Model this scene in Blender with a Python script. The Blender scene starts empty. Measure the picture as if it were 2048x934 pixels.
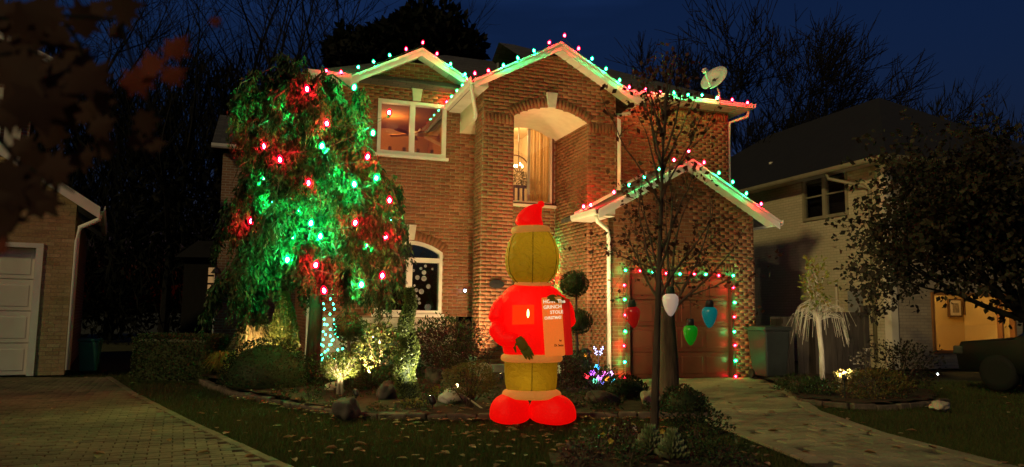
import bpy, math, random
import numpy as np
from mathutils import Vector, Matrix

R = math.radians
rng = np.random.default_rng(7)
random.seed(7)
sc = bpy.context.scene
col = sc.collection

# ------------------------------------------------------------------ camera
FPX, CAMH = 1490.0, 1.25                 # focal length in pixels of a 2048 wide frame, eye height
TH, RO = math.atan(163 / FPX), 0.012     # pitch up, slight roll
cf = np.array([0, math.cos(TH), math.sin(TH)])
cr0 = np.array([1.0, 0, 0]); cu0 = np.array([0, -math.sin(TH), math.cos(TH)])
cr = cr0 * math.cos(RO) + cu0 * math.sin(RO); cu = cu0 * math.cos(RO) - cr0 * math.sin(RO)
CP = np.array([0, 0, CAMH])
cam_d = bpy.data.cameras.new('camera'); cam = bpy.data.objects.new('camera', cam_d); col.objects.link(cam)
M = Matrix.Identity(4)
for i in range(3):
    M[i][0], M[i][1], M[i][2], M[i][3] = cr[i], cu[i], -cf[i], CP[i]
cam.matrix_world = M
cam_d.sensor_width = 36; cam_d.lens = 36 * FPX / 2048
cam_d.clip_start = 0.05; cam_d.clip_end = 900
cam_d.dof.use_dof = True; cam_d.dof.focus_distance = 12.5; cam_d.dof.aperture_fstop = 1.8
sc.camera = cam

# ------------------------------------------------------------------ dusk sky, dim sun lamp in place of an unseen street lamp, exposure
SUN_DIR = Vector((-0.58, -0.74, 0.50)).normalized()
w = bpy.data.worlds.new('World'); sc.world = w; w.use_nodes = True
nt = w.node_tree; bg = nt.nodes['Background']
sky = nt.nodes.new('ShaderNodeTexSky'); sky.sky_type = 'NISHITA'; sky.sun_disc = False
sky.sun_elevation = R(-0.32); sky.sun_rotation = R(200); sky.air_density = 1.3; sky.dust_density = 0.6; sky.ozone_density = 5.0
tcw = nt.nodes.new('ShaderNodeTexCoord'); mpw = nt.nodes.new('ShaderNodeMapping'); mpw.inputs['Scale'].default_value = (1.2, 1.2, 7.0); mpw.inputs['Rotation'].default_value = (0, R(14), 0)
nzw = nt.nodes.new('ShaderNodeTexNoise'); nzw.inputs['Scale'].default_value = 1.3; nzw.inputs['Detail'].default_value = 4
rw = nt.nodes.new('ShaderNodeMapRange'); rw.inputs[1].default_value = 0.44; rw.inputs[2].default_value = 0.66; rw.inputs[3].default_value = 1.0; rw.inputs[4].default_value = 2.1
mxw = nt.nodes.new('ShaderNodeMix'); mxw.data_type = 'RGBA'; mxw.blend_type = 'MULTIPLY'; mxw.inputs[0].default_value = 1.0
nt.links.new(tcw.outputs['Generated'], mpw.inputs[0]); nt.links.new(mpw.outputs[0], nzw.inputs['Vector']); nt.links.new(nzw.outputs[0], rw.inputs[0])
nt.links.new(sky.outputs[0], mxw.inputs[6]); nt.links.new(rw.outputs[0], mxw.inputs[7]); nt.links.new(mxw.outputs[2], bg.inputs[0]); bg.inputs[1].default_value = 0.12
sun_d = bpy.data.lights.new('sun', 'SUN'); sun = bpy.data.objects.new('sun', sun_d); col.objects.link(sun)
sun_d.energy = 0.88; sun_d.angle = R(3); sun_d.color = (1.0, 0.76, 0.31)
sun.rotation_euler = SUN_DIR.to_track_quat('Z', 'Y').to_euler()
sc.view_settings.view_transform = 'Standard'; sc.view_settings.look = 'None'
sc.view_settings.exposure = 0.0; sc.view_settings.gamma = 1.0; sc.view_settings.use_curve_mapping = False
sc.render.engine = 'CYCLES'
sc.cycles.use_denoising = True
sc.cycles.max_bounces = 6; sc.cycles.diffuse_bounces = 3; sc.cycles.transparent_max_bounces = 12
sc.cycles.sample_clamp_indirect = 4; sc.cycles.caustics_reflective = False; sc.cycles.caustics_refractive = False

# ------------------------------------------------------------------ position helpers
def ray(x, y): return cf + cr * (x - 1024) / FPX + cu * (467 - y) / FPX
def at(x, y, Y):
    d = ray(x, y); return Vector(CP + d * (Y / d[1]))
def gnd(x, y, z=0.0):
    d = ray(x, y); return Vector(CP + d * ((z - CAMH) / d[2]))
AL = R(19)
HO = Vector((1.94, 14.9, 0)); E1 = Vector((math.cos(AL), math.sin(AL), 0)); E2 = Vector((-math.sin(AL), math.cos(AL), 0))
def hw(u, v, z): return HO + E1 * u + E2 * v + Vector((0, 0, z))
def hplane(x, y, v):
    d = Vector(ray(x, y)); c = Vector(CP); t = (v - (c - HO).dot(E2)) / d.dot(E2); p = c + d * t
    return (p - HO).dot(E1), p.z

# ------------------------------------------------------------------ materials
MATS = {}
def new_mat(name):
    m = bpy.data.materials.new(name); m.use_nodes = True
    MATS[name] = m
    return m, m.node_tree.nodes, m.node_tree.links, m.node_tree.nodes['Principled BSDF']
def ramp(n, cols, pos=None):
    r = n.new('ShaderNodeValToRGB'); e = r.color_ramp.elements
    while len(e) < len(cols): e.new(0.5)
    for i, c in enumerate(cols):
        e[i].position = pos[i] if pos else i / (len(cols) - 1); e[i].color = (*c, 1)
    return r
def surf(name, cols, scale=8.0, rough=0.7, bump=0.2, bscale=None, spec=0.3, detail=6, metal=0.0, stretch=None):
    m, n, l, p = new_mat(name)
    tc = n.new('ShaderNodeTexCoord'); mp = n.new('ShaderNodeMapping'); l.new(tc.outputs['Object'], mp.inputs[0])
    if stretch: mp.inputs['Scale'].default_value = stretch
    t = n.new('ShaderNodeTexNoise'); t.inputs['Scale'].default_value = scale; t.inputs['Detail'].default_value = detail
    l.new(mp.outputs[0], t.inputs['Vector'])
    r = ramp(n, cols, [0.28 + 0.44 * i / max(1, len(cols) - 1) for i in range(len(cols))]); l.new(t.outputs[0], r.inputs[0]); l.new(r.outputs[0], p.inputs['Base Color'])
    p.inputs['Roughness'].default_value = rough; p.inputs['Specular IOR Level'].default_value = spec; p.inputs['Metallic'].default_value = metal
    if bump:
        t2 = n.new('ShaderNodeTexNoise'); t2.inputs['Scale'].default_value = bscale or scale * 5; t2.inputs['Detail'].default_value = 8
        l.new(mp.outputs[0], t2.inputs['Vector'])
        b = n.new('ShaderNodeBump'); b.inputs['Strength'].default_value = bump; b.inputs['Distance'].default_value = 0.02
        l.new(t2.outputs[0], b.inputs['Height']); l.new(b.outputs[0], p.inputs['Normal'])
    return m
def pieces(name, cols, src, rough=0.8, bump=0.35, nscale=30.0, tint=0.35, stain=0.35):
    """pieces of one kind: colour picked per piece (object random or a stored 'rnd' value), plus grain"""
    m, n, l, p = new_mat(name)
    if src == 'object':
        s = n.new('ShaderNodeObjectInfo').outputs['Random']
    elif src == 'island':
        s = n.new('ShaderNodeNewGeometry').outputs['Random Per Island']
    else:
        a = n.new('ShaderNodeAttribute'); a.attribute_name = 'rnd'; s = a.outputs['Fac']
    r = ramp(n, cols); l.new(s, r.inputs[0])
    tc = n.new('ShaderNodeNewGeometry'); t = n.new('ShaderNodeTexNoise'); t.inputs['Scale'].default_value = nscale; t.inputs['Detail'].default_value = 5
    l.new(tc.outputs['Position'], t.inputs['Vector'])
    mx = n.new('ShaderNodeMix'); mx.data_type = 'RGBA'; mx.blend_type = 'MULTIPLY'; mx.inputs[0].default_value = tint
    r2 = ramp(n, [(0.35, 0.33, 0.3), (1.25, 1.2, 1.15)], [0.3, 0.7]); l.new(t.outputs[0], r2.inputs[0])
    l.new(r.outputs[0], mx.inputs[6]); l.new(r2.outputs[0], mx.inputs[7])
    t3 = n.new('ShaderNodeTexNoise'); t3.inputs['Scale'].default_value = 0.9; t3.inputs['Detail'].default_value = 7; t3.inputs['Roughness'].default_value = 0.65
    l.new(tc.outputs['Position'], t3.inputs['Vector']); r3 = ramp(n, [(0.5, 0.48, 0.45), (1.12, 1.1, 1.08)], [0.36, 0.62]); l.new(t3.outputs[0], r3.inputs[0])
    m3 = n.new('ShaderNodeMix'); m3.data_type = 'RGBA'; m3.blend_type = 'MULTIPLY'; m3.inputs[0].default_value = stain
    l.new(mx.outputs[2], m3.inputs[6]); l.new(r3.outputs[0], m3.inputs[7]); l.new(m3.outputs[2], p.inputs['Base Color'])
    p.inputs['Roughness'].default_value = rough; p.inputs['Specular IOR Level'].default_value = 0.25
    b = n.new('ShaderNodeBump'); b.inputs['Strength'].default_value = bump; b.inputs['Distance'].default_value = 0.006
    l.new(t.outputs[0], b.inputs['Height']); l.new(b.outputs[0], p.inputs['Normal'])
    return m
def leafm(name, cols, rough=0.45, trans=0.25, spec=0.4):
    m, n, l, p = new_mat(name)
    r = ramp(n, cols); l.new(n.new('ShaderNodeNewGeometry').outputs['Random Per Island'], r.inputs[0]); l.new(r.outputs[0], p.inputs['Base Color'])
    p.inputs['Roughness'].default_value = rough; p.inputs['Specular IOR Level'].default_value = spec
    tr = n.new('ShaderNodeBsdfTranslucent'); l.new(r.outputs[0], tr.inputs[0])
    mx = n.new('ShaderNodeMixShader'); mx.inputs[0].default_value = trans
    l.new(p.outputs[0], mx.inputs[1]); l.new(tr.outputs[0], mx.inputs[2]); l.new(mx.outputs[0], n['Material Output'].inputs[0])
    return m
def emit(name, c, s, sample=True):
    m, n, l, p = new_mat(name); n.remove(p)
    e = n.new('ShaderNodeEmission'); e.inputs[0].default_value = (*c, 1); e.inputs[1].default_value = s
    l.new(e.outputs[0], n['Material Output'].inputs[0])
    m.cycles.emission_sampling = 'AUTO' if sample else 'NONE'
    return m
def glow_glass(name, c, s, tr):
    m, n, l, p = new_mat(name); n.remove(p)
    e = n.new('ShaderNodeEmission'); e.inputs[0].default_value = (*c, 1); e.inputs[1].default_value = s
    t = n.new('ShaderNodeBsdfTransparent'); mx = n.new('ShaderNodeMixShader'); mx.inputs[0].default_value = tr
    l.new(e.outputs[0], mx.inputs[1]); l.new(t.outputs[0], mx.inputs[2]); l.new(mx.outputs[0], n['Material Output'].inputs[0])
    m.cycles.emission_sampling = 'NONE'
    return m
def glassm(name, gloss=0.1, tint=(0.9, 0.92, 0.92)):
    m, n, l, p = new_mat(name); n.remove(p)
    g = n.new('ShaderNodeBsdfGlossy'); g.inputs['Roughness'].default_value = 0.02; g.inputs[0].default_value = (1, 1, 1, 1)
    t = n.new('ShaderNodeBsdfTransparent'); t.inputs[0].default_value = (*tint, 1); mx = n.new('ShaderNodeMixShader'); mx.inputs[0].default_value = gloss
    l.new(t.outputs[0], mx.inputs[1]); l.new(g.outputs[0], mx.inputs[2]); l.new(mx.outputs[0], n['Material Output'].inputs[0])
    return m
def brick_tex(name, c1, c2, mortar, w_=0.22, h_=0.075, rough=0.85, msize=0.01, axis='xz', bump=0.5):
    m, n, l, p = new_mat(name)
    tc = n.new('ShaderNodeTexCoord'); sp = n.new('ShaderNodeSeparateXYZ'); cb = n.new('ShaderNodeCombineXYZ')
    l.new(tc.outputs['Object'], sp.inputs[0])
    l.new(sp.outputs['XYZ'.index(axis[0].upper())], cb.inputs[0]); l.new(sp.outputs['XYZ'.index(axis[1].upper())], cb.inputs[1])
    b = n.new('ShaderNodeTexBrick'); b.inputs['Color1'].default_value = (*c1, 1); b.inputs['Color2'].default_value = (*c2, 1); b.inputs['Mortar'].default_value = (*mortar, 1)
    b.inputs['Scale'].default_value = 1; b.inputs['Brick Width'].default_value = w_; b.inputs['Row Height'].default_value = h_; b.inputs['Mortar Size'].default_value = msize
    l.new(cb.outputs[0], b.inputs[0]); l.new(b.outputs[0], p.inputs['Base Color']); p.inputs['Roughness'].default_value = rough
    bp = n.new('ShaderNodeBump'); bp.inputs['Strength'].default_value = bump; bp.inputs['Distance'].default_value = 0.01; bp.invert = True
    l.new(b.outputs['Fac'], bp.inputs['Height']); l.new(bp.outputs[0], p.inputs['Normal'])
    return m

BR = [(0.19, 0.078, 0.040), (0.29, 0.118, 0.058), (0.26, 0.105, 0.052), (0.33, 0.145, 0.074), (0.235, 0.094, 0.048), (0.30, 0.124, 0.062)]
pieces('brick_one', BR, 'object'); pieces('brick_many', BR, 'attr')
BL = [(0.33, 0.23, 0.12), (0.46, 0.34, 0.19), (0.40, 0.29, 0.15), (0.52, 0.40, 0.24), (0.37, 0.26, 0.13)]
pieces('buff_one', BL, 'object'); pieces('buff_many', BL, 'attr')
surf('mortar', [(0.26, 0.185, 0.12), (0.34, 0.25, 0.17)], 12, 0.95, 0.3)
PV = [(0.25, 0.23, 0.14), (0.32, 0.29, 0.18), (0.28, 0.245, 0.15), (0.36, 0.325, 0.21)]
pieces('paver_one', PV, 'object', bump=0.5, stain=0.85); pieces('paver_many', PV, 'attr', bump=0.5, stain=0.85)
PL = [(0.13, 0.10, 0.06), (0.20, 0.15, 0.085), (0.16, 0.12, 0.07), (0.23, 0.17, 0.105)]
pieces('cobble_one', PL, 'object', bump=0.5, stain=0.85); pieces('cobble_many', PL, 'attr', bump=0.5, stain=0.85)
ST = [(0.26, 0.23, 0.18), (0.38, 0.34, 0.27), (0.32, 0.27, 0.2)]
pieces('block_stone', [(0.5, 0.47, 0.4), (0.62, 0.58, 0.5), (0.56, 0.52, 0.44)], 'object', bump=0.4, nscale=18)
pieces('edging_stone', [(0.11, 0.085, 0.065), (0.18, 0.14, 0.105), (0.145, 0.11, 0.09)], 'object', bump=0.8, nscale=14, tint=0.6)
surf('joint_sand', [(0.045, 0.038, 0.026), (0.085, 0.07, 0.05)], 20, 0.95, 0.2)
surf('soil', [(0.03, 0.018, 0.011), (0.075, 0.045, 0.026)], 9, 0.95, 0.9, 45)
surf('turf', [(0.035, 0.038, 0.015), (0.06, 0.06, 0.024)], 5, 0.95, 0.6, 60)
surf('trim', [(0.66, 0.64, 0.58), (0.78, 0.76, 0.70)], 3, 0.45, 0.03, 40, 0.4)
surf('trim_olive', [(0.26, 0.23, 0.14), (0.32, 0.28, 0.17)], 3, 0.5, 0.03, 40, 0.4)
surf('trim_cream', [(0.66, 0.58, 0.44), (0.74, 0.66, 0.5)], 3, 0.5, 0.03, 40, 0.4)
surf('stucco', [(0.6, 0.5, 0.36), (0.68, 0.58, 0.43)], 6, 0.9, 0.15, 60)
surf('frame_dark', [(0.10, 0.035, 0.022), (0.14, 0.05, 0.03)], 6, 0.5, 0.05)
surf('keystone', [(0.52, 0.48, 0.4), (0.66, 0.62, 0.53)], 9, 0.85, 0.25)
surf('garage_door', [(0.13, 0.035, 0.022), (0.18, 0.05, 0.032)], 4, 0.42, 0.06, 30, 0.4)
surf('white_door', [(0.62, 0.56, 0.48), (0.72, 0.66, 0.58)], 2, 0.5, 0.04, 20)
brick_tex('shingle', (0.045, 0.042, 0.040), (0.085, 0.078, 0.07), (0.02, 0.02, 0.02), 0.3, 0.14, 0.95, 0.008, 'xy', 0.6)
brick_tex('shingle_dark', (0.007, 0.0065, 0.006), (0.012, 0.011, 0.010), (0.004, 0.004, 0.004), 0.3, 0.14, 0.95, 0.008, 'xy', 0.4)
brick_tex('siding', (0.50, 0.43, 0.27), (0.56, 0.48, 0.31), (0.38, 0.33, 0.21), 0.24, 0.08, 0.85, 0.008, 'yz', 0.4)  # side wall made paler than the front, light put into its colour
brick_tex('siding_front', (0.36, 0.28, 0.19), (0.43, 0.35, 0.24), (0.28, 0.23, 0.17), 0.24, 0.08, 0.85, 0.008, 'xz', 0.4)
brick_tex('brick_far', (0.20, 0.10, 0.06), (0.29, 0.14, 0.08), (0.33, 0.29, 0.24), 0.22, 0.075, 0.9, 0.008, 'xz', 0.4)
surf('dark_metal', [(0.015, 0.015, 0.016), (0.03, 0.03, 0.032)], 20, 0.4, 0.05, 60, 0.5)
surf('grey_metal', [(0.25, 0.26, 0.26), (0.33, 0.34, 0.34)], 10, 0.4, 0.05, 60, 0.5)
surf('bark', [(0.05, 0.035, 0.025), (0.12, 0.085, 0.06)], 14, 0.9, 0.9, 40, stretch=(1, 1, 0.25))
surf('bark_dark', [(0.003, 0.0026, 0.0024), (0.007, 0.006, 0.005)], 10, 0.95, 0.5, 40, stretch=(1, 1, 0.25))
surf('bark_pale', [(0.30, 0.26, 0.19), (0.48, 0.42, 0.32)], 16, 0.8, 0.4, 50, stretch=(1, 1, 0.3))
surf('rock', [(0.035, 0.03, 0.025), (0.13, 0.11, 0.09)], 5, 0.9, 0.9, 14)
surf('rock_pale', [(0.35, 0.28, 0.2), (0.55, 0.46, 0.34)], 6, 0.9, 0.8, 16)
surf('bin_green', [(0.02, 0.10, 0.07), (0.03, 0.14, 0.10)], 5, 0.5, 0.05)
surf('bin_grey', [(0.018, 0.022, 0.02), (0.03, 0.034, 0.032)], 5, 0.5, 0.05)
surf('rubber', [(0.005, 0.005, 0.005), (0.008, 0.008, 0.008)], 12, 0.8, 0.1)
surf('car_paint', [(0.004, 0.004, 0.005), (0.006, 0.006, 0.007)], 2, 0.35, 0.0, spec=0.15)
leafm('curtain', [(0.62, 0.44, 0.2), (0.7, 0.5, 0.26)], 0.9, 0.6, 0.1)
surf('room_cream', [(0.62, 0.47, 0.27), (0.68, 0.53, 0.32)], 2, 0.9, 0.05)
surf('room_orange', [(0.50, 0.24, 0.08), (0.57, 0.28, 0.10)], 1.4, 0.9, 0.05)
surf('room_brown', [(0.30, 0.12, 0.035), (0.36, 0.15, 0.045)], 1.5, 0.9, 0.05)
surf('room_dark', [(0.03, 0.022, 0.018), (0.05, 0.035, 0.03)], 2, 0.9, 0.05)
surf('wood', [(0.10, 0.05, 0.022), (0.17, 0.085, 0.04)], 9, 0.5, 0.1, stretch=(1, 1, 0.2))
surf('fence_wood', [(0.05, 0.04, 0.03), (0.09, 0.07, 0.055)], 9, 0.85, 0.4, stretch=(1, 1, 0.15))
surf('paper_white', [(0.7, 0.66, 0.56), (0.78, 0.74, 0.64)], 6, 0.9, 0.0)
surf('art_ink', [(0.10, 0.08, 0.06), (0.5, 0.44, 0.34)], 14, 0.9, 0.0)
surf('dish', [(0.50, 0.51, 0.50), (0.60, 0.61, 0.60)], 4, 0.45, 0.05)
surf('dried_leaf', [(0.22, 0.12, 0.055), (0.34, 0.21, 0.11)], 3, 0.8, 0.1)
surf('wire', [(0.012, 0.04, 0.02), (0.02, 0.05, 0.03)], 20, 0.5, 0.0)
surf('decal', [(0.10, 0.11, 0.115), (0.34, 0.36, 0.36)], 10, 0.8, 0.0)
leafm('cypress', [(0.014, 0.030, 0.010), (0.034, 0.07, 0.022), (0.055, 0.10, 0.032), (0.075, 0.085, 0.038)], 0.6, 0.2, 0.2)
leafm('box', [(0.06, 0.085, 0.018), (0.11, 0.145, 0.03), (0.16, 0.185, 0.045)], 0.4, 0.25, 0.4)
leafm('boxdark', [(0.03, 0.045, 0.014), (0.055, 0.075, 0.022), (0.075, 0.09, 0.03)], 0.5, 0.2, 0.3)
leafm('yew', [(0.014, 0.025, 0.01), (0.03, 0.045, 0.016), (0.045, 0.055, 0.022)], 0.6, 0.15, 0.2)
leafm('laurel', [(0.03, 0.055, 0.016), (0.075, 0.11, 0.03), (0.12, 0.15, 0.05)], 0.25, 0.2, 0.6)
leafm('redleaf', [(0.025, 0.010, 0.010), (0.055, 0.022, 0.018), (0.10, 0.05, 0.038)], 0.4, 0.25, 0.4)
leafm('olive', [(0.10, 0.085, 0.02), (0.17, 0.14, 0.035), (0.20, 0.13, 0.05)], 0.5, 0.3, 0.3)
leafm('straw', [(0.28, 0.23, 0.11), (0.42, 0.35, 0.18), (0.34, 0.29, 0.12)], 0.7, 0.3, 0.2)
leafm('brownleaf', [(0.04, 0.016, 0.010), (0.085, 0.034, 0.02), (0.12, 0.055, 0.03)], 0.6, 0.25, 0.25)
leafm('nearleaf', [(0.018, 0.009, 0.007), (0.035, 0.014, 0.009), (0.05, 0.022, 0.013)], 0.7, 0.2, 0.15)
leafm('nearleaf_red', [(0.10, 0.018, 0.01), (0.15, 0.03, 0.015)], 0.7, 0.25, 0.15)
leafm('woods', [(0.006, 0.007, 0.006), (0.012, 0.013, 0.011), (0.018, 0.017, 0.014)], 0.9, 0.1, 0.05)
leafm('darkleaf', [(0.016, 0.014, 0.009), (0.034, 0.028, 0.017), (0.055, 0.042, 0.026)], 0.6, 0.2, 0.15)
leafm('greenyellow', [(0.13, 0.16, 0.025), (0.24, 0.24, 0.04), (0.30, 0.20, 0.05)], 0.5, 0.3, 0.3)
leafm('kale', [(0.16, 0.20, 0.08), (0.30, 0.33, 0.17), (0.42, 0.42, 0.26)], 0.55, 0.2, 0.3)
leafm('grassblade', [(0.04, 0.055, 0.015), (0.07, 0.085, 0.024), (0.10, 0.09, 0.035)], 0.7, 0.3, 0.15)
leafm('fallen', [(0.16, 0.08, 0.03), (0.38, 0.26, 0.13), (0.28, 0.13, 0.05), (0.55, 0.42, 0.25)], 0.8, 0.2, 0.2)
leafm('petal_yellow', [(0.6, 0.42, 0.05), (0.7, 0.5, 0.1)], 0.6, 0.3)
leafm('petal_pale', [(0.5, 0.42, 0.48), (0.6, 0.52, 0.55)], 0.6, 0.3)
RED, GRN = (1.0, 0.007, 0.022), (0.008, 1.0, 0.22)
emit('red_core', RED, 1100); emit('green_core', GRN, 950); emit('red_core_low', RED, 420); emit('green_core_low', GRN, 480); emit('red_core_big', RED, 2600); emit('green_core_big', GRN, 3200)
glow_glass('red_glass', (1.0, 0.0, 0.03), 2.2, 0.55); glow_glass('green_glass', (0.0, 0.85, 0.24), 1.2, 0.55)
glassm('pane', 0.10); glassm('pane_dark', 0.16, (0.75, 0.78, 0.8))
# ------------------------------------------------------------------ mesh helpers
class MB:
    def __init__(s): s.v, s.f = [], []
    def add(s, vs, fs):
        b = len(s.v); s.v += [tuple(p) for p in vs]; s.f += [tuple(i + b for i in f) for f in fs]; return s
    def box(s, x0, x1, y0, y1, z0, z1, m=None):
        vs = [Vector((x, y, z)) for z in (z0, z1) for y in (y0, y1) for x in (x0, x1)]
        if m is not None: vs = [m @ p for p in vs]
        return s.add(vs, [(0, 2, 3, 1), (4, 5, 7, 6), (0, 1, 5, 4), (2, 6, 7, 3), (0, 4, 6, 2), (1, 3, 7, 5)])
    def prism(s, poly, axis, a, b):
        """polygon of 2D points extruded between a and b along axis ('x','y','z')"""
        def P(p, t): return {'x': (t, p[0], p[1]), 'y': (p[0], t, p[1]), 'z': (p[0], p[1], t)}[axis]
        n = len(poly)
        return s.add([P(p, a) for p in poly] + [P(p, b) for p in poly],
                     [tuple(range(n))[::-1], tuple(range(n, 2 * n))] + [(i, (i + 1) % n, n + (i + 1) % n, n + i) for i in range(n)])
    def tube(s, path, rad, n=6, caps=True):
        path = [Vector(p) for p in path]; rad = rad if hasattr(rad, '__len__') else [rad] * len(path)
        b = len(s.v); up = Vector((0.13, 0.21, 0.97))
        for i, p in enumerate(path):
            d = (path[min(i + 1, len(path) - 1)] - path[max(i - 1, 0)])
            if d.length < 1e-9: d = Vector((0, 0, 1))
            d.normalize()
            x = d.cross(up)
            if x.length < 1e-3: x = d.cross(Vector((1, 0, 0)))
            x.normalize(); y = d.cross(x)
            for k in range(n):
                a = 2 * math.pi * k / n; s.v.append(tuple(p + (x * math.cos(a) + y * math.sin(a)) * rad[i]))
        for i in range(len(path) - 1):
            for k in range(n):
                k2 = (k + 1) % n; s.f.append((b + i * n + k, b + i * n + k2, b + (i + 1) * n + k2, b + (i + 1) * n + k))
        if caps:
            s.f.append(tuple(b + k for k in range(n))[::-1]); e = b + (len(path) - 1) * n; s.f.append(tuple(e + k for k in range(n)))
        return s
    def lathe(s, prof, n=12, c=(0, 0, 0), sx=1.0, sy=1.0, m=None):
        """profile [(r,z)]"""
        b = len(s.v); c = Vector(c)
        for r, z in prof:
            for k in range(n):
                a = 2 * math.pi * k / n; p = Vector((r * math.cos(a) * sx, r * math.sin(a) * sy, z))
                p = (m @ p) if m is not None else p
                s.v.append(tuple(p + c))
        for i in range(len(prof) - 1):
            for k in range(n):
                k2 = (k + 1) % n; s.f.append((b + i * n + k, b + i * n + k2, b + (i + 1) * n + k2, b + (i + 1) * n + k))
        s.f.append(tuple(b + k for k in range(n))[::-1]); e = b + (len(prof) - 1) * n; s.f.append(tuple(e + k for k in range(n)))
        return s
    def mesh(s, name, mat, smooth=False):
        me = bpy.data.meshes.new(name); me.from_pydata(s.v, [], s.f); me.materials.append(MATS[mat])
        if smooth: me.polygons.foreach_set('use_smooth', [True] * len(me.polygons))
        me.update(); return me
    def build(s, name, mat, parent=None, smooth=False, bevel=0):
        o = bpy.data.objects.new(name, s.mesh(name, mat, smooth)); col.objects.link(o); o.parent = parent
        if bevel:
            b = o.modifiers.new('bevel', 'BEVEL'); b.width = bevel; b.segments = 2; b.limit_method = 'ANGLE'
        return o
def npmesh(name, V, F, mat, parent=None, rnd=None, smooth=False):
    V = np.asarray(V, np.float32); F = np.asarray(F, np.int32); k = F.shape[1]
    me = bpy.data.meshes.new(name); me.vertices.add(len(V)); me.vertices.foreach_set('co', V.ravel())
    me.loops.add(F.size); me.loops.foreach_set('vertex_index', F.ravel())
    me.polygons.add(len(F)); me.polygons.foreach_set('loop_start', np.arange(0, F.size, k, dtype=np.int32))
    me.materials.append(MATS[mat]); me.update(calc_edges=True); me.validate()
    if rnd is not None:
        a = me.attributes.new('rnd', 'FLOAT', 'POINT'); a.data.foreach_set('value', np.asarray(rnd, np.float32))
    o = bpy.data.objects.new(name, me); col.objects.link(o); o.parent = parent
    return o
def tag(o, label=None, cat=None, group=None, kind=None):
    if label: o['label'] = label
    if cat: o['category'] = cat
    if group: o['group'] = group
    if kind: o['kind'] = kind
    return o
def thing(name, loc, label, cat, group=None, rz=0.0):
    o = bpy.data.objects.new(name, None); o.empty_display_size = 0.2; col.objects.link(o); o.location = loc; o.rotation_euler = (0, 0, rz)
    return tag(o, label, cat, group)
def link(name, me, parent, loc=(0, 0, 0), rot=(0, 0, 0), scale=None):
    o = bpy.data.objects.new(name, me); col.objects.link(o); o.parent = parent; o.location = loc; o.rotation_euler = rot
    if scale: o.scale = scale
    return o
def sub_iv(ivs, a, b):
    out = []
    for s, e in ivs:
        if b <= s or a >= e: out.append((s, e)); continue
        if a > s: out.append((s, a))
        if b < e: out.append((b, e))
    return out

BOXF = np.array([(0, 1, 5, 4), (1, 3, 7, 5), (3, 2, 6, 7), (2, 0, 4, 6), (4, 5, 7, 6)])   # open at the back
def brick_wall(parent, org, d, n, z0, z1, outer, opens=(), mats=('brick_one', 'brick_many', 'mortar'), singles=0, bw=0.22, bh=0.075, proud=0.0035, eye=None):
    """a mortar sheet with real bricks standing proud of it; org (u,v), d run direction, n outward normal (both 2D)"""
    org, d, n = np.array(org, float), np.array(d, float), np.array(n, float)
    def P(s, z, o): q = org + d * s + n * o; return (q[0], q[1], z)
    back = MB(); cells = []
    nc = int(math.ceil((z1 - z0) / bh))
    for i in range(nc):
        za = z0 + i * bh
        for k in range(3):
            zb, zt = za + bh * k / 3, min(za + bh * (k + 1) / 3, z1)
            if zt <= zb: continue
            ivs = outer((zb + zt) / 2)
            for op in opens:
                q = op((zb + zt) / 2)
                if q: ivs = sub_iv(ivs, *q)
            for a, b in ivs:
                back.add([P(a, zb, 0), P(b, zb, 0), P(b, zt, 0), P(a, zt, 0)], [(0, 1, 2, 3)])
        zc = za + bh / 2
        if zc + bh / 2 > z1 + 1e-6: continue
        ivs = outer(zc)
        for op in opens:
            q = op(zc)
            if q: ivs = sub_iv(ivs, *q)
        for a, b in ivs:
            off = (i % 2) * bw / 2; k = math.floor((a - off) / bw)
            while k * bw + off < b:
                s0, s1 = max(a, k * bw + off), min(b, (k + 1) * bw + off); k += 1
                if s1 - s0 > 0.035: cells.append((s0 + 0.005, s1 - 0.005, zc - bh / 2 + 0.005, zc + bh / 2 - 0.005))
    wall = back.build('wall', mats[2], parent)
    cells = np.array(cells)
    if eye is not None and singles:
        c = np.stack([org[0] + d[0] * cells[:, :2].mean(1), org[1] + d[1] * cells[:, :2].mean(1), cells[:, 2:].mean(1)], 1)
        cells = cells[np.argsort(((c - np.array(eye)) ** 2).sum(1))]
    one, many = cells[:singles], cells[singles:]
    cache = {}
    for s0, s1, za, zb in one:
        wq = round(s1 - s0, 2)
        if wq not in cache:
            mb = MB(); h = (bh - 0.01) / 2; pr = proud
            vs = []
            for o in (-0.004, pr):
                for z in (-h, h):
                    for s in (-wq / 2, wq / 2): q = d * s + n * o; vs.append((q[0], q[1], z))
            cache[wq] = mb.add(vs, [tuple(f) for f in BOXF]).mesh('brick', mats[0])
        q = org + d * ((s0 + s1) / 2) + n * rng.uniform(-0.002, 0.002)
        link('brick', cache[wq], wall, (q[0], q[1], (za + zb) / 2))
    if len(many):
        V, F, RN = [], [], []
        for j, (s0, s1, za, zb) in enumerate(many):
            pr = proud + rng.uniform(-0.0015, 0.0015)
            for o in (-0.002, pr):
                for z in (za, zb):
                    for s in (s0, s1): V.append(P(s, z, o))
            F.append(BOXF + 8 * j); RN += [rng.random()] * 8
        o = npmesh('brickwork', V, np.concatenate(F), mats[1], wall, RN); o['kind'] = 'stuff'
    return wall
def rect(s0, s1, za, zb): return lambda z: (s0, s1) if za <= z < zb else None
def arch_open(s0, s1, za, spring, rise):
    c, h = (s0 + s1) / 2, (s1 - s0) / 2; rad = (h * h + rise * rise) / (2 * rise); cz = spring + rise - rad
    def f(z):
        if z < za or z >= spring + rise: return None
        if z < spring: return (s0, s1)
        x = math.sqrt(max(0, rad * rad - (z - cz) ** 2)); return (c - x, c + x)
    return f
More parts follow.
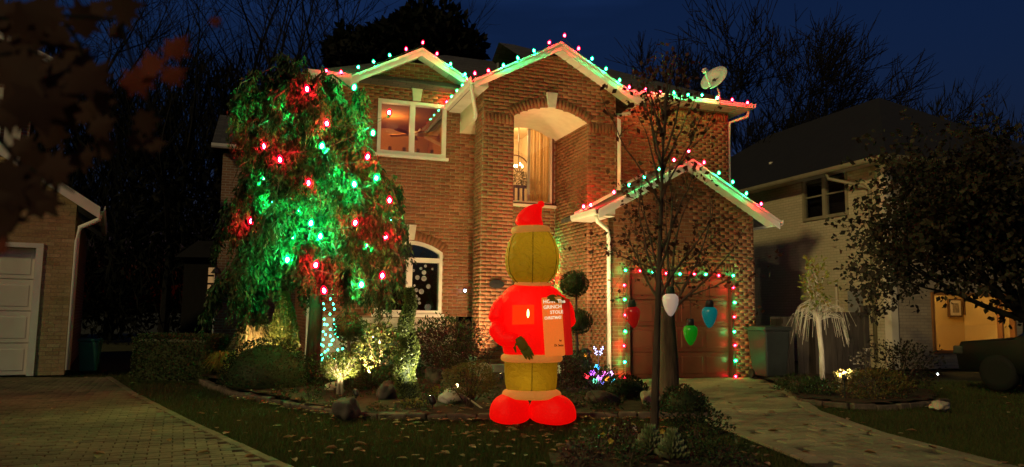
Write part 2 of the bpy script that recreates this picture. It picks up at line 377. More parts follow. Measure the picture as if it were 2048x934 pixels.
def arch_pts(s0, s1, spring, rise, n=14, grow=0.0):
    c, h = (s0 + s1) / 2, (s1 - s0) / 2; rad = (h * h + rise * rise) / (2 * rise); cz = spring + rise - rad
    a0 = math.asin(h / rad)
    return [(c + (rad + grow) * math.sin(-a0 + 2 * a0 * i / n), cz + (rad + grow) * math.cos(-a0 + 2 * a0 * i / n)) for i in range(n + 1)]
def voussoirs(parent, s0, s1, spring, rise, v, count, h=0.2, mat='brick_many'):
    V, F, RN = [], [], []
    c, hw_ = (s0 + s1) / 2, (s1 - s0) / 2; rad = (hw_ ** 2 + rise ** 2) / (2 * rise); cz = spring + rise - rad; a0 = math.asin(hw_ / rad) * 1.04
    for i in range(count):
        a, b = -a0 + 2 * a0 * (i + 0.08) / count, -a0 + 2 * a0 * (i + 0.92) / count
        for o in (v + 0.004, v - 0.013):
            for r_ in (rad + 0.005, rad + h):
                for t in (a, b): V.append((c + r_ * math.sin(t), o, cz + r_ * math.cos(t)))
        F.append(BOXF + 8 * i); RN += [rng.random() * 0.8] * 8
    o = npmesh('arch_bricks', V, np.concatenate(F), mat, parent, RN); o['kind'] = 'stuff'

# ------------------------------------------------------------------ ground, drives, lawn, bed
def sheet(name, pts, z, mat, kind='structure', parent=None):
    o = MB().add([(p[0], p[1], z) for p in pts], [tuple(range(len(pts)))]).build(name, mat, parent)
    if kind: o['kind'] = kind
    return o
def inpoly(p, poly):
    r = False; n = len(poly)
    for i in range(n):
        (x1, y1), (x2, y2) = poly[i][:2], poly[(i + 1) % n][:2]
        if (y1 > p[1]) != (y2 > p[1]) and p[0] < (x2 - x1) * (p[1] - y1) / (y2 - y1) + x1: r = not r
    return r
sheet('ground', [(-260, -60), (260, -60), (260, 420), (-260, 420)], -0.06, 'turf')
DR = [(1.55, 15.0), (2.2, 12.2), (2.42, 9.6), (2.37, 9.1), (2.62, 6.6), (3.2, 1.5), (5.6, 1.5), (4.45, 6.4), (4.20, 8.4), (4.25, 10.3), (4.75, 12.4), (5.1, 14.3), (5.3, 16.2), (1.9, 16.2)]
DL = [(-7.55, 14.35), (-5.7, 11.6), (-3.75, 8.9), (-1.75, 6.25), (0.4, 3.4), (1.2, 1.5), (-14, 1.5), (-14, 12.6), (-10.2, 13.9)]
def edge_dist(p, poly):
    best = 1e9; n = len(poly)
    for i in range(n):
        ax, ay = poly[i][:2]; bx_, by_ = poly[(i + 1) % n][:2]; dx, dy = bx_ - ax, by_ - ay
        t = min(1, max(0, ((p[0] - ax) * dx + (p[1] - ay) * dy) / (dx * dx + dy * dy))); best = min(best, math.hypot(p[0] - ax - t * dx, p[1] - ay - t * dy))
    return best
def paving(name, poly, bw, bh, ang, mats, singles, gap=0.008, th=0.03, z=0.0, inset=0.15, border=()):
    base = sheet(name, poly, z - 0.018, 'joint_sand')
    ca, sa = math.cos(ang), math.sin(ang); xs = [p[0] for p in poly]; ys = [p[1] for p in poly]
    D = max(max(xs) - min(xs), max(ys) - min(ys)) * 1.5; cx, cy = sum(xs) / len(xs), sum(ys) / len(ys)
    cells = []
    for j in range(int(-D / bh), int(D / bh)):
        for i in range(int(-D / bw), int(D / bw)):
            x, y = (i + 0.5 * (j % 2)) * bw, j * bh
            px, py = cx + x * ca - y * sa, cy + x * sa + y * ca
            if py > 5.6 and inpoly((px, py), poly) and edge_dist((px, py), poly) > inset: cells.append((px, py))
    cells.sort(key=lambda p: p[0] ** 2 + p[1] ** 2)
    # the ones in view first
    inview = [p for p in cells if abs(p[0]) < 0.70 * p[1] + 0.2]; out = [p for p in cells if abs(p[0]) >= 0.70 * p[1] + 0.2]
    cells = inview + out
    hx, hy = bw / 2 - gap / 2, bh / 2 - gap / 2; ch = 0.006
    def top(sx): return [(-hx, -hy, -th), (hx, -hy, -th), (hx, hy, -th), (-hx, hy, -th), (-hx, -hy, -ch), (hx, -hy, -ch), (hx, hy, -ch), (-hx, hy, -ch),
                         (-hx + ch, -hy + ch, 0), (hx - ch, -hy + ch, 0), (hx - ch, hy - ch, 0), (-hx + ch, hy - ch, 0)]
    fs = [(0, 1, 5, 4), (1, 2, 6, 5), (2, 3, 7, 6), (3, 0, 4, 7), (4, 5, 9, 8), (5, 6, 10, 9), (6, 7, 11, 10), (7, 4, 8, 11), (8, 9, 10, 11)]
    me = MB().add(top(0), fs).mesh('paver', mats[0])
    for a, b in border:                                  # border course laid along the edge
        a, b = Vector((*poly[a], 0)), Vector((*poly[b], 0)); d = b - a; L = d.length; d.normalize(); nn = Vector((-d.y, d.x, 0))
        mid = (a + b) / 2; nn = nn if inpoly(((mid + nn * 0.05).x, (mid + nn * 0.05).y), poly) else -nn; s = bw / 2
        while s < L:
            p = a + d * s + nn * (bh / 2 + 0.01)
            if p.y > 5.6: link('paver', me, base, (p.x, p.y, z + 0.004 + rng.uniform(-0.003, 0.003)), (0, 0, math.atan2(d.y, d.x) + rng.normal(0, 0.01)))
            s += bw
    for px, py in cells[:singles]:
        link('paver', me, base, (px, py, z + rng.uniform(-0.003, 0.003)), (rng.normal(0, 0.006), rng.normal(0, 0.006), ang + rng.normal(0, 0.006)))
    V, F, RN = [], [], []; T = np.array(top(0)); FA = np.array(fs); rm = np.array([[ca, -sa, 0], [sa, ca, 0], [0, 0, 1]])
    for k, (px, py) in enumerate(cells[singles:]):
        q = T.copy(); q[:, 2] += q[:, 0] * rng.normal(0, 0.007) + q[:, 1] * rng.normal(0, 0.007) + rng.uniform(-0.003, 0.003)
        V.append(q @ rm.T + np.array([px, py, z])); F.append(FA + 12 * k); RN += [rng.random()] * 12
    if V:
        o = npmesh('paving', np.concatenate(V), np.concatenate(F), mats[1], base, RN); o['kind'] = 'stuff'
    return base
paving('driveway', DR, 0.34, 0.21, R(16), ('paver_one', 'paver_many'), 230, gap=0.018, inset=0.20, border=[(i, i + 1) for i in (0, 1, 2, 3, 6, 7, 8, 9, 10)])
paving('neighbour_driveway', DL, 0.2, 0.1, R(24), ('cobble_one', 'cobble_many'), 230, inset=0.13, border=[(i, i + 1) for i in range(4)])
BED = [(-7.2, 16.2), (-6.6, 15.3), (-5.3, 13.2), (-4.2, 11.6), (-3.35, 10.75), (-2.6, 9.95), (-1.95, 9.42), (-1.0, 9.28), (0.0, 9.3), (1.0, 9.62), (1.9, 9.62), (2.33, 9.7), (2.12, 12.2), (1.5, 15.0), (1.0, 17.5), (-6.5, 18.5)]
def bedz(x, y):      # the planting bed swells gently towards the house
    return 0.03 + 0.10 * min(1, max(0, (y - 9.6) / 3.0)) + 0.012 * math.sin(3.1 * x + y) + 0.01 * math.sin(5.3 * y - 2 * x)
def bed_mesh(name, poly, zf, mat, step=0.16):
    xs = [p[0] for p in poly]; ys = [p[1] for p in poly]; V, F, idx = [], [], {}
    nx, ny = int((max(xs) - min(xs)) / step) + 2, int((max(ys) - min(ys)) / step) + 2
    for j in range(ny):
        for i in range(nx):
            x, y = min(xs) + i * step, min(ys) + j * step
            if all(inpoly((x + a * step, y + b * step), poly) for a in (0, 1) for b in (0, 1)) or inpoly((x + step / 2, y + step / 2), poly):
                q = []
                for a, b in ((0, 0), (1, 0), (1, 1), (0, 1)):
                    k = (i + a, j + b)
                    if k not in idx:
                        idx[k] = len(V); X, Y = min(xs) + k[0] * step, min(ys) + k[1] * step; V.append((X, Y, zf(X, Y) + rng.uniform(-0.012, 0.012)))
                    q.append(idx[k])
                F.append(q)
    o = npmesh(name, V, F, mat); o['kind'] = 'structure'; return o
bed_mesh('garden_bed', BED, bedz, 'soil')
RBED = [(4.4, 11.5), (4.9, 10.9), (5.6, 11.0), (6.6, 11.7), (7.2, 13.0), (7.4, 16), (6, 17), (5.2, 16), (5.0, 13.6)]
bed_mesh('side_bed', RBED, lambda x, y: 0.06, 'soil')
FBED = [(0.35, 6.6), (0.55, 5.6), (1.6, 5.4), (2.2, 6.1), (2.15, 7.3), (1.6, 8.0), (0.9, 7.9), (0.5, 7.3)]
bed_mesh('tree_bed', FBED, lambda x, y: 0.03, 'soil', 0.1)
def ground_z(x, y):
    if inpoly((x, y), BED): return bedz(x, y)
    if inpoly((x, y), RBED): return 0.06
    if inpoly((x, y), FBED): return 0.03
    return 0.0
def edging(poly, label, n_each=0.34):
    t = thing('garden_edging', (poly[0][0], poly[0][1], 0), label, 'edging')
    base = Vector((poly[0][0], poly[0][1], 0)); meshes = []
    for k in range(5):
        mb = MB(); L, W, H = 0.11 + 0.018 * k, 0.06, 0.025; mb.box(-L, L, -W, W, -0.06, H)
        mb.v = [(x + rng.uniform(-0.012, 0.012), y + rng.uniform(-0.012, 0.012), z + rng.uniform(-0.012, 0.012)) for x, y, z in mb.v]
        meshes.append((L, mb.mesh('stone', 'edging_stone')))
    pos = 0
    for a, b in zip(poly[:-1], poly[1:]):
        a, b = Vector((*a, 0)), Vector((*b, 0)); d = b - a; L = d.length; s = 0
        while s < L - 0.1:
            l, me = meshes[int(rng.integers(5))]; p = a + d * ((s + l) / L) - base
            o = link('stone', me, t, (p.x, p.y, rng.uniform(0, 0.02)), (rng.normal(0, 0.03), rng.normal(0, 0.03), math.atan2(d.y, d.x) + rng.normal(0, 0.06)))
            m = bpy.data.objects[o.name]; m.modifiers.new('bevel', 'BEVEL').width = 0.015; s += 2 * l + 0.015
    return t
edging(BED[1:12], 'low stone edging along the front of the planting bed')
edging([(5.02, 13.5), (4.42, 11.5), (4.9, 10.86), (5.6, 10.95), (6.6, 11.65)], 'low stone edging around the bed with the pale weeping standard tree')

# lawn blades and fallen leaves: nobody could count them
def blades(name, polys, holes, n, hgt, mat, label, zf=lambda x, y: -0.06, bx=None):
    P = []
    x0, x1, y0, y1 = bx
    while len(P) < n:
        # denser near the camera
        y = y0 + (y1 - y0) * rng.random() ** 1.5; x = rng.uniform(max(x0, -0.75 * y), min(x1, 0.75 * y))
        if any(inpoly((x, y), q) for q in holes): continue
        P.append((x, y, zf(x, y)))
    P = np.array(P); a = rng.uniform(0, 2 * math.pi, n); h = hgt * rng.uniform(0.5, 1.2, n); wd = rng.uniform(0.003, 0.006, n)
    dx = np.stack([np.cos(a) * wd, np.sin(a) * wd, 0 * a], 1); lean = np.stack([rng.normal(0, 0.4, n) * h, rng.normal(0, 0.4, n) * h, h], 1)
    V = np.stack([P - dx, P + dx, P + lean], 1).reshape(-1, 3); F = np.arange(3 * n).reshape(-1, 3)
    o = npmesh(name, V, F, mat); return tag(o, label, 'grass', kind='stuff')
blades('grass', None, [DR, DL, BED, RBED, FBED], 90000, 0.075, 'grassblade', 'short dark lawn grass between the two driveways and beyond', bx=(-11, 11, 6.0, 16))
def leaf_litter(n):
    V, F = [], []
    for k in range(n):
        y = 6.0 + 9 * rng.random() ** 1.6; x = rng.uniform(-0.7 * y, 0.72 * y)
        if k % 4 == 0:
            q0, q1 = [(BED[i], BED[i + 1]) for i in range(3, 11)][k // 4 % 8]; f_ = rng.random(); x = q0[0] + (q1[0] - q0[0]) * f_ + rng.normal(0, 0.08); y = q0[1] + (q1[1] - q0[1]) * f_ - abs(rng.normal(0.12, 0.10))
        elif rng.random() < 0.55: x = rng.normal(0.3, 1.6); y = rng.uniform(6.2, 10.2)
        z = 0.012 if (inpoly((x, y), DR) or inpoly((x, y), DL)) else (ground_z(x, y) + 0.02 if inpoly((x, y), BED) or inpoly((x, y), FBED) else -0.005)
        if (inpoly((x, y), DL)) and rng.random() < 0.75: continue
        s = rng.uniform(0.025, 0.06); a = rng.uniform(0, 6.28); c = rng.uniform(0.1, 0.5) * s; ca, sa = math.cos(a), math.sin(a)
        b = len(V)
        for lx, ly, lz in ((-1, 0, 0.3), (-0.3, 0.55, 1), (0.5, 0.5, 0.7), (1.1, 0, 0.1), (0.45, -0.5, 0.8), (-0.3, -0.5, 1), (0, 0, 0)):
            V.append((x + (lx * ca - ly * sa) * s, y + (lx * sa + ly * ca) * s, z + lz * c))
        F += [(b + i, b + (i + 1) % 6, b + 6) for i in range(6)]
    tag(npmesh('fallen_leaves', V, F, 'fallen'), 'dry fallen leaves scattered over the lawn and driveway', 'leaves', kind='stuff')
leaf_litter(650)
# ------------------------------------------------------------------ the brick house
house = thing('brick_house', HO, 'two storey brick house with arched entry, three gables and coloured roof lights', 'house', rz=AL)
EYE = (-6.69, -13.46, 1.25)
GW, GC, GP, GS = 3.48, 1.72, 4.50, 0.55                 # garage width, ridge u, roof peak, slope
TC, TP, WCN, WP = -0.88, 6.93, -3.45, 7.06              # tower ridge u and peak, wing gable ridge u and peak
def gable(a, b, c, p, sl): return lambda z: [(max(a, c - (p - z) / sl), min(b, c + (p - z) / sl))] if z < p - 0.05 else []
DOOR = (0.46, 2.86, 0.0, 2.12)
brick_wall(house, (0, 0), (1, 0), (0, -1), 0, GP, gable(0, GW, GC, GP - 0.12, GS), [rect(DOOR[0], DOOR[1], 0, DOOR[3])], singles=300, eye=EYE)
brick_wall(house, (0, 0), (0, 1), (-1, 0), 0, 3.3, lambda z: [(0, 0.8)])
brick_wall(house, (GW, 0), (0, 1), (1, 0), 0, 3.3, lambda z: [(0, 6)])
AO = (-1.76, -0.09, 5.36, 0.25)
brick_wall(house, (0, 0.8), (1, 0), (0, -1), 0, TP, gable(-2.44, 0.58, TC, TP - 0.12, 0.55), [arch_open(AO[0], AO[1], 0, AO[2], AO[3])])
brick_wall(house, (-2.44, 0.8), (0, 1), (-1, 0), 0, 5.85, lambda z: [(0, 0.52)])
brick_wall(house, (-0.09, 0.8), (0, 1), (-1, 0), 0, 5.4, lambda z: [(0, 1.8)])
brick_wall(house, (0.58, 0.8), (0, 1), (1, 0), 3, 6.0, lambda z: [(0, 0.7)])
MB().box(-2.435, -1.765, 0.86, 1.32, 0, 5.36).build('pier_core', 'mortar', house)
UW, LW = (-4.30, -2.76, 4.73, 5.95), (-4.24, -2.78, 1.25, 2.60, 0.24)
EW, FD = (-1.56, -0.14, 3.80, 5.50, 0.22), (-1.5, -0.3, 0.45, 2.75)
brick_wall(house, (0, 2.6), (1, 0), (0, -1), 1.2, WP, lambda z: [(-5.55, -0.09)] if z < 5.9 else ([(max(-5.55, WCN - (WP - z) / 0.54), min(-2.2, WCN + (WP - z) / 0.54))] if z < WP - 0.2 else []),
           [rect(*UW), arch_open(*LW), arch_open(*EW), rect(FD[0], FD[1], 1.0, FD[3])])
# pale block base of the wing, block by block
base = MB().box(-5.55, -2.44, 2.6, 2.7, -0.05, 1.2).build('base_wall', 'mortar', house)
bm_ = MB().box(-0.255, 0.255, -0.03, 0.02, -0.142, 0.142).mesh('block', 'block_stone')
for j in range(4):
    k = 0
    while -5.55 + 0.26 + 0.52 * k + 0.26 * (j % 2) < -2.6:
        link('block', bm_, base, (-5.29 + 0.52 * k + 0.26 * (j % 2), 2.6, 0.1 + 0.29 * j + 0.045)); k += 1
brick_wall(house, (-5.55, 2.6), (0, 1), (-1, 0), 0, 6.2, lambda z: [(0, 6.4)])
MB().box(-7.7, -5.52, 9.0, 9.2, 0, 5.75).build('rear_wall', 'brick_far', house)
brick_wall(house, (0.58, 1.5), (1, 0), (0, -1), 3.0, 6.18, lambda z: [(0, 3.36)])
MB().box(3.93, 3.95, 1.5, 9, 0, 6.2).build('side_wall', 'brick_far', house)
# soldier arches
voussoirs(house, AO[0], AO[1], AO[2], AO[3], 0.8, 24); voussoirs(house, LW[0], LW[1], LW[3], LW[4], 2.6, 20)
voussoirs(house, EW[0], EW[1], EW[3], EW[4], 2.6, 20, 0.12)
mb = MB(); V, F, RN = [], [], []
def soldier_row(u0, u1, z0, z1, v, name):
    V, F, RN = [], [], []; n = int((u1 - u0) / 0.075)
    for i in range(n):
        a = u0 + (u1 - u0) * i / n + 0.005; b = u0 + (u1 - u0) * (i + 1) / n - 0.005
        for o in (v - 0.006, v - 0.013):
            for z in (z0, z1):
                for s in (a, b): V.append((s, o, z))
        F.append(BOXF + 8 * i); RN += [rng.random()] * 8
    o = npmesh(name, V, np.concatenate(F), 'brick_many', house, RN); o['kind'] = 'stuff'
soldier_row(0.66, 3.9, 5.93, 6.14, 1.5, 'soldier_course'); soldier_row(DOOR[0] - 0.1, DOOR[1] + 0.1, DOOR[3] + 0.03, DOOR[3] + 0.23, 0, 'soldier_course')
soldier_row(-2.42, -1.78, 5.16, 5.36, 0.8, 'soldier_course'); soldier_row(-0.07, 0.56, 5.16, 5.36, 0.8, 'soldier_course')
def keystone(u, z0, z1, v):
    MB().prism([(u - 0.085, z0), (u + 0.085, z0), (u + 0.125, z1), (u - 0.125, z1)], 'y', v - 0.055, v + 0.02).build('keystone', 'keystone', house, bevel=0.008)
keystone(-0.93, 5.6, 5.93, 0.8); keystone(WCN, 5.97, 6.28, 2.6); keystone(-3.51, 2.86, 3.19, 2.6)
# barrel ceiling of the entry and beam over the open side
ap = arch_pts(AO[0], AO[1], AO[2], AO[3])
MB().add([(p[0], v, p[1]) for v in (0.82, 2.6) for p in ap], [(i, i + 1, i + 16, i + 15) for i in range(14)]).build('entry_ceiling', 'stucco', house, True)
MB().box(-2.44, -1.765, 1.325, 2.6, 5.34, 5.95).build('entry_beam', 'trim_cream', house)
MB().box(-2.5, -0.1, 0.9, 2.6, 0, 0.42).build('porch_floor', 'keystone', house)
MB().box(-2.2, -0.15, 0.5, 0.9, 0, 0.28).build('step', 'keystone', house, bevel=0.01); MB().box(-2.2, -0.15, 0.15, 0.5, 0, 0.14).build('step', 'keystone', house, bevel=0.01)

# windows
def bar(mb, p, q, wd, v0, v1):
    p, q = Vector((p[0], 0, p[1])), Vector((q[0], 0, q[1])); d = (q - p); L = d.length; d.normalize(); n = Vector((-d.z, 0, d.x)) * wd / 2
    a = [p + n, p - n, q - n, q + n]
    mb.add([(k.x, v0, k.z) for k in a] + [(k.x, v1, k.z) for k in a], [(0, 1, 2, 3), (7, 6, 5, 4), (0, 4, 5, 1), (1, 5, 6, 2), (2, 6, 7, 3), (3, 7, 4, 0)])
def window(parent, outline, v, panes, bars=(), fw=0.07, fmat='trim', pmat='pane', depth=0.12, proud=0.025, sill=None):
    wn = bpy.data.objects.new('window', None); col.objects.link(wn); wn.parent = parent
    mb = MB(); n = len(outline); c = (sum(p[0] for p in outline) / n, sum(p[1] for p in outline) / n)
    inn = []
    for i, p in enumerate(outline):
        a, b = outline[i - 1], outline[(i + 1) % n]
        d1 = Vector((p[0] - a[0], p[1] - a[1])).normalized(); d2 = Vector((b[0] - p[0], b[1] - p[1])).normalized()
        nn = Vector((-d1.y - d2.y, d1.x + d2.x)); nn = nn.normalized() * fw / max(0.5, math.sqrt((1 + d1.dot(d2)) / 2))
        if nn.dot(Vector((c[0] - p[0], c[1] - p[1]))) < 0: nn = -nn
        inn.append((p[0] + nn.x, p[1] + nn.y))
    vs = [(p[0], v - proud, p[1]) for p in outline] + [(p[0], v - proud, p[1]) for p in inn] + [(p[0], v + depth, p[1]) for p in inn] + [(p[0], v + depth, p[1]) for p in outline]
    fs = []
    for i in range(n):
        j = (i + 1) % n; fs += [(i, j, n + j, n + i), (n + i, n + j, 2 * n + j, 2 * n + i), (3 * n + i, 3 * n + j, j, i)]
    mb.add(vs, fs)
    mb.build('frame', fmat, wn)
    for k, (p, q, wd) in enumerate(bars):
        m2 = MB(); bar(m2, p, q, wd, v - proud + 0.006 + 0.002 * k, v + depth - 0.03 - 0.002 * k); m2.build('mullion', fmat, wn)
    for poly in panes:
        MB().prism(poly, 'y', v + 0.055, v + 0.063).build('pane', pmat, wn)
    if sill: MB().box(sill[0], sill[1], v - 0.07, v + 0.05, sill[2] - 0.07, sill[2]).build('sill', fmat, wn, bevel=0.008)
    return wn
u0, u1, z0, z1 = UW; um = -3.53
window(house, [(u0, z0), (u1, z0), (u1, z1), (u0, z1)], 2.6, [[(u0 + .04, z0 + .04), (um, z0 + .04), (um, z1 - .04), (u0 + .04, z1 - .04)], [(um + .004, z0 + .04), (u1 - .04, z0 + .04), (u1 - .04, z1 - .04), (um + .004, z1 - .04)]],
       [((um, z0), (um, z1), 0.11)], 0.075, sill=(u0 - 0.06, u1 + 0.06, z0))
u0, u1, z0, zs, rs = LW; ol = [(u0, z0), (u1, z0)] + arch_pts(u0, u1, zs, rs)[::-1]; um = -3.51
window(house, ol, 2.6, [[(u0 + .04, z0 + .04), (um, z0 + .04), (um, 2.41), (u0 + .04, 2.41)], [(um + .004, z0 + .04), (u1 - .04, z0 + .04), (u1 - .04, 2.41), (um + .004, 2.41)], [(u0 + .04, 2.42), (u1 - .04, 2.42), (u1 - .04, 2.6)] + arch_pts(u0 + .04, u1 - .04, zs, rs - 0.04)[::-1] + [(u0 + .04, 2.6)]],
       [((um, z0), (um, 2.4), 0.13), ((u0, 2.42), (u1, 2.42), 0.10)], 0.075, pmat='pane_dark', sill=(u0 - 0.06, u1 + 0.06, z0))
u0, u1, z0, zs, rs = EW; ol = [(u0, z0), (u1, z0)] + arch_pts(u0, u1, zs, rs)[::-1]
window(house, ol, 2.6, [[(u0 + .03, z0 + .03), (u1 - .03, z0 + .03)] + arch_pts(u0 + .03, u1 - .03, zs, rs - 0.02)[::-1]], (), 0.035, 'frame_dark', proud=0.03)
window(house, [(p[0] * 0.94 + c_ * 0.06, p[1] * 0.965 + 4.7 * 0.035) for p in ol for c_ in [(u0 + u1) / 2]], 2.605, [], (), 0.045, 'trim_cream', proud=0.02, depth=0.10, sill=None)
MB().box(u0 - 0.05, u1 + 0.04, 2.51, 2.62, z0 - 0.06, z0).build('sill', 'trim_cream', house)
# rooms behind the glass: boxes, two with a lamp, the lowest darkened by its wall colour
def room(u0, u1, v0, v1, z0, z1, mats, light=None):
    wall, floor = MB(), MB()
    r = MB().add([(u0, v0, z0), (u0, v1, z0), (u0, v1, z1), (u0, v0, z1)], [(0, 1, 2, 3)]).add([(u1, v0, z0), (u1, v1, z0), (u1, v1, z1), (u1, v0, z1)], [(3, 2, 1, 0)])
    r.add([(u0, v1, z0), (u1, v1, z0), (u1, v1, z1), (u0, v1, z1)], [(0, 1, 2, 3)]); r.build('room_wall', mats[0], house)
    MB().add([(u0, v0, z1), (u1, v0, z1), (u1, v1, z1), (u0, v1, z1)], [(0, 1, 2, 3)]).add([(u0, v0, z0), (u1, v0, z0), (u1, v1, z0), (u0, v1, z0)], [(3, 2, 1, 0)]).build('room_ceiling', mats[1], house)
    for a, b, c, d in ((u0, v0, v0 - 0.0, 0),): pass
LAMP = 1.0
def lamp(name, parent, loc, power, c=(1, 0.62, 0.28), r=0.05, kind='POINT', aim=None, cone=60, blend=0.6):
    ld = bpy.data.lights.new(name, kind); ld.energy = power * LAMP; ld.color = c; ld.shadow_soft_size = r
    o = bpy.data.objects.new(name, ld); col.objects.link(o); o.parent = parent; o.location = loc
    if kind == 'SPOT':
        ld.spot_size = R(cone); ld.spot_blend = blend
        o.rotation_euler = (Vector(aim) - Vector(loc)).to_track_quat('-Z', 'Y').to_euler()
    return o
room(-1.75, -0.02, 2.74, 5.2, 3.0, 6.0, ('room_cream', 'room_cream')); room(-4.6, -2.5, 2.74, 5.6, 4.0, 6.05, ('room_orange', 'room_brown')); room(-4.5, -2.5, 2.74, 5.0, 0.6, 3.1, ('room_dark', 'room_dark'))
# ceiling lamp and picture rail in the upper room; chandelier, curtain, newel and rail behind the entry window
MB().box(-4.58, -2.52, 5.56, 5.59, 5.0, 5.06).build('picture_rail', 'trim_cream', house)
for k in range(6):
    MB().box(-4.3 + 0.32 * k, -4.24 + 0.32 * k, 2.95, 3.0, 4.72, 4.98).build('railing_spindle', 'room_brown', house)
lamp('ceiling_lamp_light', house, (-3.7, 4.3, 5.75), 48, (1, 0.5, 0.16), 0.15)
MB().lathe([(0.02, 0.0), (0.14, 0.03), (0.17, 0.08), (0.05, 0.13), (0.02, 0.2)], 16, (-2.98, 4.4, 5.62)).build('ceiling_lamp', 'trim_cream', house, True)
for k in range(5):
    a = 2 * math.pi * k / 5
    MB().box(0.12, 0.62, -0.06, 0.06, -0.006, 0.006, Matrix.Translation((-3.15, 4.4, 5.66)) @ Matrix.Rotation(a, 4, 'Z') @ Matrix.Rotation(0.2, 4, 'X')).build('fan_blade', 'room_brown', house)
cu_pts = []
n = 40
for i in range(n + 1):
    t = i / n; cu_pts.append((-0.66 + 0.5 * t, 2.80 + 0.035 * math.sin(t * 38) + 0.02 * math.sin(t * 17)))
MB().add([(p[0], p[1], z) for z in (3.7, 5.72) for p in cu_pts], [(i, i + 1, n + 2 + i, n + 1 + i) for i in range(n)]).build('curtain', 'curtain', house, True)
MB().box(-0.72, -0.66, 2.78, 2.84, 3.7, 5.7).build('curtain_edge', 'trim_cream', house)
MB().box(-1.02, -0.72, 5.12, 5.19, 3.0, 5.2).build('inner_doorway', 'wood', house); MB().box(-1.10, -1.025, 5.1, 5.19, 3.0, 5.32).build('inner_door_trim', 'trim_cream', house)
HUU, HZZ = hplane(1030, 345, 4.2)
ring = [(HUU + 0.42 * math.cos(a), 4.2, HZZ + 0.45 * math.sin(a)) for a in np.linspace(-0.3, math.pi + 0.3, 26)]
MB().tube(ring, 0.018, 6).build('hoop', 'wood', house, True)
RU, RZ = hplane(1045, 372, 3.0)
for k in range(6): MB().box(RU - 0.36 + 0.12 * k, RU - 0.32 + 0.12 * k, 2.98, 3.02, 3.3, RZ - 0.05).build('baluster', 'wood', house)
MB().box(RU - 0.5, RU + 0.26, 2.95, 3.05, RZ - 0.05, RZ + 0.01).build('handrail', 'wood', house)
CHU, CHZ = hplane(1037, 335, 3.2)
chand = MB().tube([(CHU, 3.2, 5.9), (CHU, 3.2, CHZ - 0.03)], 0.01).tube([(CHU - 0.12, 3.2, CHZ - 0.02), (CHU - 0.06, 3.2, CHZ - 0.1), (CHU + 0.06, 3.2, CHZ - 0.1), (CHU + 0.12, 3.2, CHZ - 0.02)], 0.012).tube([(CHU, 3.08, CHZ), (CHU, 3.14, CHZ - 0.09), (CHU, 3.26, CHZ - 0.09), (CHU, 3.32, CHZ)], 0.012).build('chandelier', 'wood', house)
emit('flame', (1, 0.62, 0.25), 40)
for dx, dy, dz in ((-0.12, 0, 0), (0.12, 0, 0), (0, -0.12, 0.03), (0, 0.12, 0.03)):
    MB().lathe([(0.008, 0), (0.022, 0.025), (0.014, 0.05), (0.003, 0.075)], 8, (CHU + dx * 0.8, 3.2 + dy, CHZ + dz)).build('chandelier_bulb', 'flame', house, True)
lamp('hall_light', house, (-0.95, 3.9, 5.7), 130, (1, 0.62, 0.26), 0.12)
# wreath greenery on the rail
V, F = [], []
# window stickers on the lower glass: round snow dots and a small snowman
for k, (x, y, r_) in enumerate([(835, 555, 6), (842, 537, 4), (829, 571, 3), (833, 580, 5), (843, 583, 7), (857, 573, 6), (832, 593, 5), (838, 598, 4), (851, 532, 4), (848, 545, 6), (848, 557, 7), (865, 538, 3), (827, 541, 4), (803, 537, 5), (797, 558, 4), (790, 546, 5), (780, 565, 4), (839, 606, 4), (806, 600, 3), (813, 548, 3)]):
    uu, zz = hplane(x, y, 2.645); r_ = r_ * 0.0085
    MB().add([(uu + r_ * math.cos(a), 2.65, zz + r_ * math.sin(a)) for a in np.linspace(0, 2 * math.pi, 13)[:-1]], [tuple(range(12))]).build('window_sticker', 'decal', house)

# roofs, fascias, soffits, gutters
def rake(parent, c, p, half, sl, vf, vw, side, right_panels=True, thick=0.10, fh=0.17, vback=None):
    """one slope of a gable roof with front fascia and a row of soffit panels"""
    e = c + side * half; zp, ze = p, p - sl * half; nz = math.sqrt(1 + sl * sl); t = thick * nz
    q = [(c, zp), (e, ze), (e, ze - t * 0.75), (c, zp - t * 0.75)]
    MB().prism(q, 'y', vf - 0.02, vback).build('roof', 'shingle', parent)
    d = fh * nz; q = [(c, zp - 0.035), (e + side * 0.01, ze - 0.035), (e + side * 0.01, ze - d), (c, zp - d)]
    MB().prism(q, 'y', vf - 0.055, vf - 0.022).build('fascia', 'trim', parent)
    q = [(c, zp - 0.012), (e + side * 0.012, ze - 0.012), (e + side * 0.012, ze - 0.06), (c, zp - 0.06)]
    MB().prism(q, 'y', vf - 0.075, vf - 0.057).build('drip_edge', 'trim', parent)
    n = max(3, int(half * nz / 0.30)); zu = -thick * nz * 0.75 - 0.012
    for i in range(n):
        a, b = c + side * half * (i + 0.02) / n, c + side * half * (i + 0.98) / n
        za, zb = zp - sl * abs(a - c) + zu, zp - sl * abs(b - c) + zu
        MB().prism([(a, za), (b, zb), (b, zb - 0.015), (a, za - 0.015)], 'y', vf, vw + 0.01).build('soffit_panel', 'trim', parent)
rake(house, GC, GP, 2.12, GS, -0.36, 0, -1, vback=1.5); rake(house, GC, GP, 2.12, GS, -0.36, 0, 1, vback=1.5)
rake(house, TC, TP, 1.85, 0.55, 0.44, 0.8, -1, vback=5.0); rake(house, TC, TP, 1.85, 0.55, 0.44, 0.8, 1, vback=5.0)
rake(house, WCN, WP, 1.50, 0.54, 2.18, 2.6, -1, vback=5.5); rake(house, WCN, WP, 1.02, 0.54, 2.18, 2.6, 1, vback=5.5)
